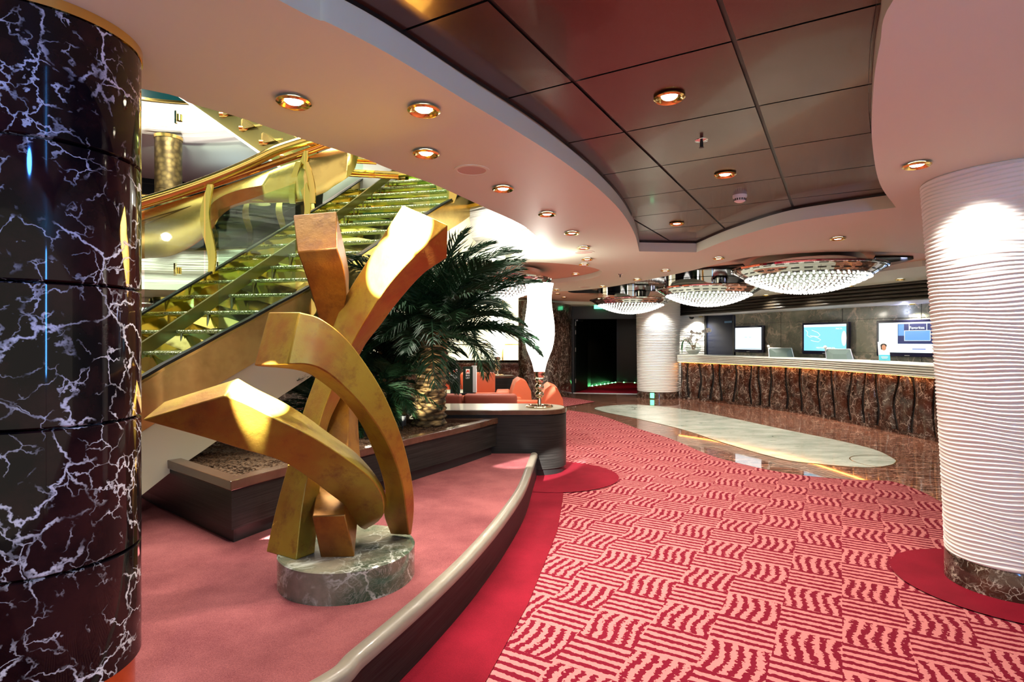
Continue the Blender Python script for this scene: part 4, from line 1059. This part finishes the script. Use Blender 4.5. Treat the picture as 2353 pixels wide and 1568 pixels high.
stems = [catmull([(0, 0, .22), (-.06, 0, .42), (-.02, 0, .56), (.14, 0, .56)], 5), catmull([(.02, 0, .22), (.10, .0, .36), (.22, 0, .46), (.26, 0, .60), (.38, 0, .62), (.42, 0, .66)], 5), catmull([(-.02, 0, .22), (-.14, 0, .40), (-.24, 0, .42)], 5)]
for s_ in stems:
    bm = new(); tube(bm, s_, .008, 6); obj('branch', bm, M['branch'], t, world=False, smooth=60)
r = random.Random(2)
for k in range(22):
    s_ = stems[k % 3]; q = s_[r.randrange(4, len(s_))]+Vector((r.uniform(-.04, .04), r.uniform(-.04, .02), r.uniform(-.03, .04)))
    bm = new()
    for j in range(5):
        a = j*2*PI/5+r.random(); sphere(bm, q+Vector((.024*math.cos(a), -.01, .024*math.sin(a))), .022, 8, 5, (1, .3, 1))
    sphere(bm, q+Vector((0, -.018, 0)), .008, 6, 4); obj('flower', bm, M['petal'], t, world=False, smooth=60)
for k in range(6):
    bm = new(); b0 = Vector((-.05, 0, .24)); pts_ = catmull([b0, (-.16-.01*k, -.02*k+.04, .40), (-.25-.012*k, -.02*k+.04, .30), (-.27-.012*k, -.02*k+.04, .02+.02*k)], 5)
    tube(bm, pts_, [.005*math.sin(PI*min(.98, .1+i/len(pts_)))+.002 for i in range(len(pts_))], 6); obj('leaf', bm, M['leaf2'], t, world=False, smooth=60)
# computer monitors seen from behind
def monitor(px, label, h, w):
    p = on_counter(px, .55); t = thing('computer_monitor', label, 'monitor', (p.x, p.y, .95), wrz+.75, None)
    z0_, z1_ = 1.142-.95-.02, 1.142-.95+h
    P_ = [(-w/2, 0, z0_), (w/2, 0, z0_), (w/2-.05, .05, z1_), (-w/2-.02, .05, z1_)]; C_ = [(-.12, -.06, z0_+.0), (.12, -.06, z0_), (.10, -.03, z1_*.62+.05), (-.12, -.03, z1_*.62+.05)]
    bm = new(); v = [bm.verts.new(q) for q in P_]; c_ = [bm.verts.new(q) for q in C_]; bm.faces.new(c_)
    for i in range(4): bm.faces.new((v[i], v[(i+1) % 4], c_[(i+1) % 4], c_[i]))
    bk = [bm.verts.new((q[0], q[1]+.02, q[2])) for q in P_]; bm.faces.new(bk[::-1])
    for i in range(4): bm.faces.new((v[i], v[(i+1) % 4], bk[(i+1) % 4], bk[i]))
    obj('housing', bm, M['grey_plastic'], t, world=False)
    bm = new(); tube(bm, [P_[0], P_[3]], .008, 6); tube(bm, [P_[3], P_[2]], .008, 6); tube(bm, [P_[2], P_[1]], .008, 6); obj('bezel', bm, M['steel'], t, world=False, label='silver edge')
    bm = new(); tube(bm, [(0, .02, 0), (0, .02, z0_+.05)], .03, 10); box(bm, (0, .02, -.2), (.25, .2, .4)); obj('stand', bm, M['black'], t, world=False)
    bm = new(); sphere(bm, (-w/2-.02, .04, z1_+.035), .032, 14, 10); tube(bm, [(-w/2, .04, z1_-.03), (-w/2-.02, .04, z1_+.03)], .012, 8); obj('webcam', bm, M['white'], t, world=False, smooth=60, label='small round webcam')
monitor(1796, 'grey back of a computer monitor below the leftmost wall screen', .20, .50)
monitor(1930, 'grey back of a computer monitor below the middle wall screen', .20, .46)
# brochure holder
p = on_counter(2033, .12)
t = thing('brochure_stand', 'acrylic stand with portrait leaflet and blue band on the counter', 'leaflet', tuple(p), wrz+.9)
bm = new(); m4 = Matrix.Rotation(-.2, 4, 'X')
box(bm, (0, 0, .175), (.17, .006, .35)); bmesh.ops.transform(bm, matrix=m4, verts=bm.verts); obj('leaflet', bm, M['paper'], t, world=False)
bm = new(); box(bm, (0, -.005, .075), (.168, .003, .10)); bmesh.ops.transform(bm, matrix=m4, verts=bm.verts); o = obj('blue_band', bm, M['teal'], t, world=False)
bm = new(); box(bm, (0, -.008, .085), (.10, .002, .014)); box(bm, (0, -.008, .06), (.08, .002, .008)); bmesh.ops.transform(bm, matrix=m4, verts=bm.verts); obj('print_line', bm, M['ink'], o, world=False)
bm = new(); sphere(bm, (0, -.006, .25), .045, 16, 10, (.75, .08, 1.1)); bmesh.ops.transform(bm, matrix=m4, verts=bm.verts); o = obj('portrait', bm, M['skin'], t, world=False, label='printed portrait of a person')
bm = new(); sphere(bm, (0, -.004, .285), .05, 16, 10, (.95, .06, .7)); box(bm, (-.036, -.005, .25), (.016, .003, .07)); bmesh.ops.transform(bm, matrix=m4, verts=bm.verts); obj('printed_hair', bm, M['black'], o, world=False)
bm = new(); box(bm, (0, .05, .006), (.18, .14, .012)); obj('holder', bm, M['bowl_glass'], t, world=False)

# wall screens
def tv(s, z, w, h, label, kind):
    q = onwall(s, z, .08); t = thing('television', label, 'television', tuple(q), wrz)
    bm = new(); box(bm, (0, 0, 0), (w, .07, h), bev=.012); obj('frame', bm, M['tv_black'], t, world=False)
    bm = new(); box(bm, (0, .06, 0), (.3, .05, .3)); obj('wall_mount', bm, M['black'], t, world=False)
    sw, sh = w-.10, h-.12
    bm = new(); box(bm, (0, -.036, .015), (sw, .003, sh)); scr = obj('screen', bm, M['scr_cyan'] if kind == 2 else M['scr_white'], t, world=False)
    bm = new(); box(bm, (0, -.037, -h/2+.022), (.09, .003, .01)); obj('logo_bar', bm, M['steel'], t, world=False)
    def pr(nm, c_, s_, m_): 
        bm = new(); box(bm, (c_[0]*sw, -.039-c_[2]*.001, .015+c_[1]*sh), (s_[0]*sw, .001, s_[1]*sh)); return obj(nm, bm, M[m_], scr, world=False)
    if kind == 1:
        pr('screen_band', (0, -.46, 0), (1, .02), 'scr_sky'); pr('screen_mark', (-.08, .06, 0), (.10, .02), 'scr_cyan'); pr('screen_mark', (.08, .06, 0), (.08, .02), 'scr_cyan')
    if kind == 2:
        pr('header_bar', (0, .46, 0), (1, .09), 'scr_white')
        bm = new(); pts_ = [(-.45, .3), (-.40, .22), (-.42, .1), (-.34, .02), (-.26, .06), (-.16, .0), (-.08, -.08), (-.14, -.16), (-.24, -.14), (-.32, -.1)]
        tube(bm, [Vector((x*sw, -.040, .015+y*sh)) for x, y in pts_], .005, 5); tube(bm, [Vector((x*sw, -.040, .015+y*sh)) for x, y in ((-.3, .3), (-.15, .2), (-.1, .1), (-.14, .04), (-.34, .08))], .005, 5); obj('map_line', bm, M['scr_white'], scr, world=False, smooth=60)
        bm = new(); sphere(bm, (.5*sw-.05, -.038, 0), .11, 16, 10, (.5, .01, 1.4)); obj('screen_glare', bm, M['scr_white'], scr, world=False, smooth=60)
        text('lettering', 'MALTA', .045, M['scr_white'], scr, (.34*sw, -.040, .36*sh)); text('lettering', 'MEDITERRANEAN SEA', .045, M['scr_white'], scr, (.03*sw, -.040, -.36*sh))
    if kind == 3:
        pr('picture', (.14, .12, 0), (.60, .66), 'scr_dark'); pr('picture_sky', (-.10, .25, 1), (.10, .38), 'scr_sky'); pr('picture_field', (.17, .06, 2), (.42, .32), 'scr_sky')
        for x, y, w_, h_ in ((.17, .225, .43, .012), (.17, -.105, .43, .012), (-.04, .06, .008, .33), (.385, .06, .008, .33), (.04, .33, .010, .22), (.33, .33, .010, .22)): pr('frame_line', (x, y, 3), (w_, h_), 'scr_white')
        text('lettering', 'Favorites', .075, M['scr_white'], scr, (.17*sw, -.044, .34*sh), sx=.95)
        pr('screen_mark', (-.34, -.38, 0), (.06, .05), 'teal'); pr('screen_mark', (.2, -.38, 0), (.22, .03), 'scr_blue')
tv(-2.08, 1.545, .93, .66, 'leftmost wall screen showing a blank white picture', 1)
tv(.02, 1.555, 1.10, .68, 'middle wall screen with a cyan sea map', 2)
tv(1.72, 1.55, 1.15, .68, 'rightmost wall screen with a blue picture, cut off by the column', 3)

# dome camera under the valance
t = thing('dome_camera', 'small dark dome camera hanging under the left end of the valance', 'camera', (4.83, 15.1, 2.18))
bm = new(); lathe(bm, [(0, 0), (.09, 0), (.09, -.02), (.07, -.03)], n=24); obj('mount', bm, M['white'], t, world=False, smooth=40)
bm = new(); sphere(bm, (0, 0, -.035), .065, 20, 12); obj('dome', bm, M['black_mirror'], t, world=False, smooth=60)

# wall details by the door
def plate(name, label, cat, px, py, Y, w, h, m, rz=-.95, parts=()):
    p = W(px, py, Y); t = thing(name, label, cat, tuple(p), rz)
    bm = new(); box(bm, (0, 0, 0), (w, .03, h), bev=.004); obj('plate', bm, m, t, world=False)
    for nm, c_, s_, mm in parts:
        bm = new(); box(bm, (c_[0], -.018, c_[1]), (s_[0], .004, s_[1])); obj(nm, bm, M[mm], t, world=False)
DR = math.atan2(.55, .16)
plate('notice_board', 'pale printed safety plan on the marble beside the door', 'notice', 1302, 784, 15.55, .20, .46, M['paper'], 1.15, [('print_block', (0, .15), (.14, .06), 'black_trim'), ('print_block', (0, .02), (.14, .08), 'teal'), ('print_block', (0, -.14), (.15, .04), 'black_trim')])
plate('call_point', 'small red fire call point under the safety plan', 'alarm', 1303, 802, 15.5, .12, .10, M['red'], 1.15, [('button', (0, 0), (.04, .04), 'white')])
plate('extinguisher_sign', 'small red and white sign low on the marble beside the door', 'sign', 1301, 882, 15.45, .09, .13, M['red'], 1.15, [('pictogram', (0, 0), (.03, .08), 'white')])
p = W(1380, 702, 15.7)
t = thing('exit_sign', 'bright green illuminated exit sign hanging above the doors', 'sign', tuple(p), -.15)
bm = new(); box(bm, (0, 0, -.02), (.36, .04, .15), bev=.005); obj('panel', bm, M['green_exit'], t, world=False)
bm = new(); box(bm, (0, 0, .05), (.37, .05, .02)); obj('housing', bm, M['white'], t, world=False)
# led strip in the corridor
t = thing('led_strip', 'low rail of green led dots along the corridor walls', 'light strip', (3.3, 19.5, .05))
path = [W(1355, 888, 18.3), W(1417, 878.8, 20.3), W(1475, 881, 19.9)]
bm = new(); tube(bm, path, .02, 8); obj('rail', bm, M['steel'], t)
for px, py, Y in ((1361, 887, 18.4), (1371, 885.5, 18.7), (1380, 884, 18.95), (1389, 882.7, 19.25), (1397, 881.5, 19.5), (1406, 880.2, 19.8), (1414, 879, 20.1), (1433, 879, 20.1), (1458, 880, 19.9)):
    q = W(px, py, Y); bm = new(); sphere(bm, q+Vector((0, -.03, 0)), .022, 10, 6); obj('led', bm, M['green_led'], t)

# ================================================================== CHANDELIERS
R_CH = .90
def bowl_z(r): return .02-.30*(1-(r/R_CH)**2)**.95 if r < R_CH else .02
def chandelier(label, loc):
    t = thing('chandelier', label, 'chandelier', loc, 0, None)
    bm = new(); lathe(bm, [(.74, .15), (.74, .03), (.89, .03), (.90, .02), (.89, .0), (.87, bowl_z(.87)), (.82, bowl_z(.82)), (.72, bowl_z(.72))], n=72); obj('rim', bm, M['chrome'], t, world=False, smooth=30, label='mirrored chrome rim')
    bm = new(); lathe(bm, [(r, bowl_z(r)+.01) for r in (.73, .7, .62, .52, .4, .28, .15, .0)], n=48); obj('bowl', bm, M['bowl'], t, world=False, smooth=60)
    for r0 in (.875, .80, .74):
        bm = new()
        for k in range(36):
            a0, a1 = 2*PI*(k+.1)/36, 2*PI*(k+.75)/36
            quad(bm, *[(r_*math.cos(a), r_*math.sin(a), bowl_z(r_)-.006) for r_, a in ((r0-.012, a0), (r0+.0, a0), (r0+.0, a1), (r0-.012, a1))])
        obj('rim_slots', bm, M['black'], t, world=False)['kind'] = 'stuff'
    bm = new(); lathe(bm, [(.5, .14), (.5, .04)], n=48); obj('drum', bm, M['dark_chrome'], t, world=False, smooth=60)
    beads = []
    for i in range(12):
        u = .71*(1-(i+.0)/12.2)
        n = max(5, round(2*PI*u/.066))
        for k in range(n):
            a = 2*PI*(k+.5*(i % 2))/n; beads.append((u*math.cos(a), u*math.sin(a), bowl_z(u)-.010))
    return t, beads
ch, beads = chandelier('nearest crystal bowl chandelier over the reception, largest in view', (3.745, 7.15, 2.40))
me = bpy.data.meshes.new('crystal_bead'); b_ = new(); sphere(b_, (0, 0, 0), .0165, 8, 6); b_.to_mesh(me); b_.free(); me.materials.append(M['bead'])
me.polygons.foreach_set('use_smooth', [True]*len(me.polygons))
dirv = Vector((3.745, 7.15)).normalized()
beads.sort(key=lambda q: q[0]*dirv.x+q[1]*dirv.y)
for q in beads[:100]:
    o = bpy.data.objects.new('crystal_bead', me); COL.objects.link(o); o.parent = ch; o.location = q
bm = new()
for q in beads[100:]: bmesh.ops.create_icosphere(bm, subdivisions=1, radius=.0165, matrix=Matrix.Translation(q))
o = obj('crystal_beads', bm, M['bead'], ch, world=False, smooth=180); o['kind'] = 'stuff'
chl = [((3.745, 7.15, 2.40), 0)]
for loc, rz, lab in (((3.44, 9.85, 2.40), -.14, 'middle crystal bowl chandelier, between the nearest and the farthest over the reception'),
                     ((2.64, 12.5, 2.40), -.27, 'farthest crystal bowl chandelier, in front of the green exit sign'),
                     ((-.30, 8.45, 2.40), -.5, 'crystal bowl chandelier in the round lounge recess behind the palm'),
                     ((-8.9, 13.6, 2.36), -.9, 'crystal bowl chandelier glimpsed at far left beside the black column')):
    dup(ch, loc, -rz if loc[0] < 1 else -rz*.5, lab)
    chl.append((loc, 0))
# mirrored dark lens round the reception chandeliers
bm = new(); c0 = Vector((3.22, 9.72)); ax = Vector((-.585, .81)); bx = Vector((.81, .585)); lens = []
for k in range(72):
    a = 2*PI*k/72; ca, sa = math.cos(a), math.sin(a); p = c0+ax*3.2*ca+bx*1.28*sa*abs(sa)**.25; lens.append((p.x, p.y))
prism(bm, lens, 2.555, ZO-.002); struct('ceiling_mirror_lens', bm, M['black_mirror'])
for (x, y, z), _ in chl:
    l = bpy.data.lights.new('chandelier_light', 'SPOT'); l.spot_size = 2.9; l.spot_blend = .5; l.shadow_soft_size = .02; l.energy = 130; l.color = (1, .96, .86)
    lo = bpy.data.objects.new('chandelier_light', l); COL.objects.link(lo); lo.location = (x, y, z-.30)

# ================================================================== DOWNLIGHTS
def make_downlight():
    t = thing('downlight', '', 'downlight', (0, 0, 0))
    bm = new(); lathe(bm, [(.070, 0), (.070, -.004), (.062, -.010), (.048, -.004), (.040, .012)], n=32); obj('trim_ring', bm, M['brass'], t, world=False, smooth=50)
    bm = new(); lathe(bm, [(0, -.004), (.030, -.002), (.036, .004)], n=20); obj('lens', bm, M['lens'], t, world=False, smooth=50)
    return t
dl0 = make_downlight(); first = True
LD = bpy.data.lights.new('downlight_spot', 'SPOT'); LD.energy = 72; LD.color = (1, .92, .78); LD.spot_size = 2.15; LD.spot_blend = .9; LD.shadow_soft_size = .03
def downlight(px, py, z, label, power=1.0, group='recessed brass downlights'):
    global first
    p = P(px, py, z); sfx = .012
    loc = (p.x, p.y, z-.013)
    if first: o = dl0; o.location = loc; o['label'] = label; o['group'] = group; first = False
    else: o = dup(dl0, loc, 0, label, group)
    l = LD if power == 1 else LD.copy()
    if power != 1: l.energy = LD.energy*power
    if power > 0:
        lo = bpy.data.objects.new('downlight_spot', l); COL.objects.link(lo); lo.location = (loc[0], loc[1], z-.03); 
    return o
G1 = 'downlights in the pink ceiling'
for px, py, lab, pw in (
 (675, 228, 'largest brass downlight, above the bar with the square cut head', 1.5), (974, 247, 'brass downlight nearest above the bright tip of the sculpture', 1.5),
 (979, 348, 'brass downlight between the two sculpture lights and the round speaker', 1.4), (1156, 430, 'brass downlight just beyond the round ceiling speaker', 1.2),
 (1257, 489, 'brass downlight second beyond the round ceiling speaker', 1), (1314, 533, 'brass downlight third beyond the round ceiling speaker', 1),
 (1341, 567, 'brass downlight just before the small far speaker grille', 1), (1349, 594, 'brass downlight just past the far speaker grille', 1),
 (1342, 606, 'brass downlight at the front edge of the lounge recess', .6), (1651, 592, 'brass downlight left of the nearest chandelier in the pink ceiling', 1),
 (1529, 620, 'brass downlight above the middle chandelier in the pink ceiling', 1), (1464, 641, 'brass downlight above the farthest chandelier in the pink ceiling', .7),
 (1385, 657, 'small brass downlight left of the far sprinkler', .7), (1279, 665, 'small downlight at the far edge of the pink ceiling beside the lamp shade', .5),
 (1925, 546, 'brass downlight in the pink ceiling in front of the nearest chandelier', 1.2), (2107, 375, 'brass downlight in front of the large ribbed column', 1.9)):
    downlight(px, py, ZC, lab, pw, G1)
G2 = 'downlights in the orange recesses'
for px, py, lab, pw in ((1323, 628, 'downlight inside the orange lounge recess', .8), (1281, 674.5, 'orange recess downlight closest to the lamp shade', .5), (1296, 683, 'orange recess downlight second from the lamp shade', .5),
 (1325, 696, 'farthest orange recess downlight before the door wall', .6), (1360, 689, 'orange recess downlight just left of the farthest chandelier', .5)):
    downlight(px, py, ZO, lab, pw, G2)
G3 = 'downlights in front of the valance'
for px, py, lab in ((2068, 641, 'valance front downlight nearest the large ribbed column'), (1952, 656, 'second valance front downlight from the large ribbed column'), (1850, 668, 'valance front downlight under the nearest chandelier'), (1760, 678, 'valance front downlight right of the middle chandelier')):
    downlight(px, py, ZC, lab, 1.8, G3)
G4 = 'downlights in the soffit behind the valance'
for px, py, lab in ((2097, 698, 'soffit downlight above the rightmost screen'), (1968, 708, 'soffit downlight right of the middle screen'), (1867, 714, 'soffit downlight above the left edge of the middle screen'),
 (1772, 719, 'soffit downlight right above the leftmost screen'), (1690, 723.5, 'soffit downlight above the left edge of the leftmost screen'), (1611, 727, 'soffit downlight beside the dome camera')):
    downlight(px, py, 2.18, lab, 2.0, G4)
G5 = 'downlights in the dark panelled ceiling'
for px, py, lab in ((1538, 218, 'largest downlight in the dark metal ceiling panels'), (1666, 397, 'downlight beside the smoke detector in the dark panels'), (1555, 511, 'smallest downlight at the far end of the dark panels')):
    downlight(px, py, ZD, lab, 1.6, G5)
# other ceiling fittings
def grille(px, py, r, label):
    p = P(px, py, ZC); t = thing('ceiling_speaker', label, 'speaker', (p.x, p.y, ZC))
    bm = new(); lathe(bm, [(r, 0), (r, -.004), (r*.82, -.005), (r*.80, -.002)], n=48); obj('frame', bm, M['pink'], t, world=False, smooth=40)
    bm = new(); lathe(bm, [(r*.80, -.002), (0, -.003)], n=48); obj('grille', bm, mat('speaker_mesh', (.60, .45, .38), .7), t, world=False, smooth=40)
grille(1084, 391, .105, 'round pink ceiling speaker near the first downlights')
grille(1342, 580, .12, 'small round ceiling speaker far off between two downlights')
grille(1345, 660, .12, 'faint round ceiling speaker beside the orange recess')
def sprinkler(px, py, z, label):
    p = P(px, py, z); t = thing('ceiling_sprinkler', label, 'sprinkler', (p.x, p.y, z))
    bm = new(); lathe(bm, [(0, 0), (.038, -.002), (.036, -.008), (.012, -.014), (0, -.014)], n=28); obj('flange', bm, M['chrome'], t, world=False, smooth=50)
    bm = new(); tube(bm, [(0, 0, -.01), (0, 0, -.045)], .009, 10); lathe(bm, [(0, -.045), (.014, -.047), (0, -.05)], n=12); obj('head', bm, M['black'], t, world=False, smooth=50)
sprinkler(1612, 320, ZD, 'chrome sprinkler in the dark panels between two downlights'); sprinkler(1425, 630, ZC, 'tiny sprinkler at the far edge of the pink ceiling')
p = P(1700, 447, ZD); t = thing('smoke_detector', 'white smoke detector under the dark ceiling panels', 'detector', (p.x, p.y, ZD))
bm = new(); lathe(bm, [(0, 0), (.052, 0), (.052, -.022), (.048, -.03), (.044, -.03)], n=32); obj('base', bm, M['white'], t, world=False, smooth=40)
bm = new(); lathe(bm, [(.044, -.03), (.040, -.052), (.026, -.060), (0, -.062)], n=32); hd = obj('head', bm, M['white'], t, world=False, smooth=40)
bm = new()
for k in range(16):
    a = 2*PI*k/16; box(bm, (.0425*math.cos(a), .0425*math.sin(a), -.041), (.004, .008, .016), a)
obj('vents', bm, M['black'], hd, world=False)

# ================================================================== LIGHT
def light(kind, name, loc, e, col, size=.3, target=None, spot=1.0, blend=.5):
    l = bpy.data.lights.new(name, kind); l.energy = e; l.color = col
    if kind == 'AREA': l.size = size
    else: l.shadow_soft_size = size
    if kind == 'SPOT': l.spot_size = spot; l.spot_blend = blend
    o = bpy.data.objects.new(name, l); COL.objects.link(o); o.location = loc
    if target: o.rotation_euler = (Vector(target)-Vector(loc)).to_track_quat('-Z', 'Y').to_euler()
    return o
# focused beams on the sculpture, all from one unseen point in front of it
light('SPOT', 'beam', (-.9, 1.5, ZC-.05), 9000, (1, .97, .92), .012, (-.500, 2.775, 2.06), .20, .2)
light('SPOT', 'beam', (-.9, 1.5, ZC-.05), 9000, (1, .97, .92), .012, (-.610, 2.82, 1.88), .21, .2)
light('SPOT', 'beam', (-.9, 1.5, ZC-.05), 12000, (1, .97, .92), .012, (-1.145, 2.525, 1.25), .145, .15)
# uplights among the palms
light('SPOT', 'palm_uplight', (-1.02, 5.35, .70), 35, (1, .9, .7), .03, (-.92, 5.85, 1.3), 1.5)
for x_, y_ in ((-.9, .3), (1.2, .5), (2.6, .4), (.6, -.9), (-2.2, .1), (3.6, 1.2)):
    light('SPOT', 'rear_fill_spot', (x_, y_, ZC-.03), 45, (1, .92, .78), .03, (x_, y_, 0), 2.15, .9)  # fill spots added above and behind the camera, no fittings modelled
for x_, y_ in ((.12, 6.3), (-.3, 7.0), (-1.2, 7.9)): light('POINT', 'cove_light', (x_, y_, 2.95), 16, (1, .95, .85), .05)
light('SPOT', 'column_light', (3.60, 13.95, 2.44), 110, (1, .95, .85), .03, (3.85, 14.6, 1.2), 1.4, .6)
light('SPOT', 'column_light', (2.36, 2.95, 2.44), 90, (1, .93, .82), .03, (2.75, 3.3, 1.7), 1.2, .6)
light('AREA', 'atrium_light', (-3.8, 6.3, 8.2), 1800, (1, .95, .82), 4.5, (-3.8, 6.3, 0))
light('POINT', 'gallery_light', (-6, 12.3, 4.6), 12, (.6, .9, 1), .05)
t = thing('blue_streak_tube', 'slim blue glowing tube added unseen behind the camera to streak the black column', 'lamp', (1.6, -1.5, 0))  # added tube, mirrored as the blue streak on the black marble column
bm = new(); tube(bm, [(0, 0, 1.2), (0, 0, 2.3)], .045, 12); obj('tube', bm, mat('blue_streak_glow', (.1, .3, 1), .3, emit=(.08, .35, 1), es=110), t, world=False, smooth=60)
bm = new(); lathe(bm, [(0, 0), (.18, 0), (.18, .02), (.02, .04), (.02, 1.2)], n=24); obj('stand', bm, M['chrome'], t, world=False, smooth=40)
light('SPOT', 'blue_spot', (-.75, .35, 2.35), 45, (.05, .25, 1), .06, (-1.5, 1.6, 1.6), 1.5, .8)
light('SPOT', 'lounge_light', (-2.0, 11.2, 2.45), 200, (1, .92, .7), .04, (-2.0, 11.6, 0), 2.4, .9)
for k in range(5):
    p = bcat(1600+k*120); light('POINT', 'soffit_glow', (p.x+1.2, p.y+.3, 2.05), 11, (.55, .6, 1), .1)
light('SPOT', 'corridor_light', (3.0, 17.2, 2.45), 40, (1, .6, .4), .03, (3.2, 18.9, 0), 1.0, .6)

w = bpy.data.worlds.new('world'); sc.world = w; w.use_nodes = True
bg = w.node_tree.nodes['Background']; bg.inputs[0].default_value = (1, .89, .68, 1); bg.inputs[1].default_value = .8

cam = bpy.data.cameras.new('camera'); co = bpy.data.objects.new('camera', cam); COL.objects.link(co)
co.location = (0, 0, EYE); co.rotation_euler = (PI/2, 0, 0); cam.sensor_width = 36; cam.lens = 36*F/2353; cam.clip_start = .05
sc.camera = co
sc.view_settings.view_transform = 'Standard'; sc.view_settings.look = 'None'; sc.view_settings.exposure = .25; sc.view_settings.gamma = 1
sc.view_settings.use_curve_mapping = False
sc.cycles.use_denoising = True; sc.cycles.max_bounces = 5; sc.cycles.diffuse_bounces = 2; sc.cycles.glossy_bounces = 3; sc.cycles.transmission_bounces = 3; sc.cycles.use_adaptive_sampling = True; sc.cycles.adaptive_threshold = .12; sc.cycles.transparent_max_bounces = 8
sc.cycles.caustics_reflective = False; sc.cycles.caustics_refractive = False; sc.cycles.sample_clamp_indirect = 4
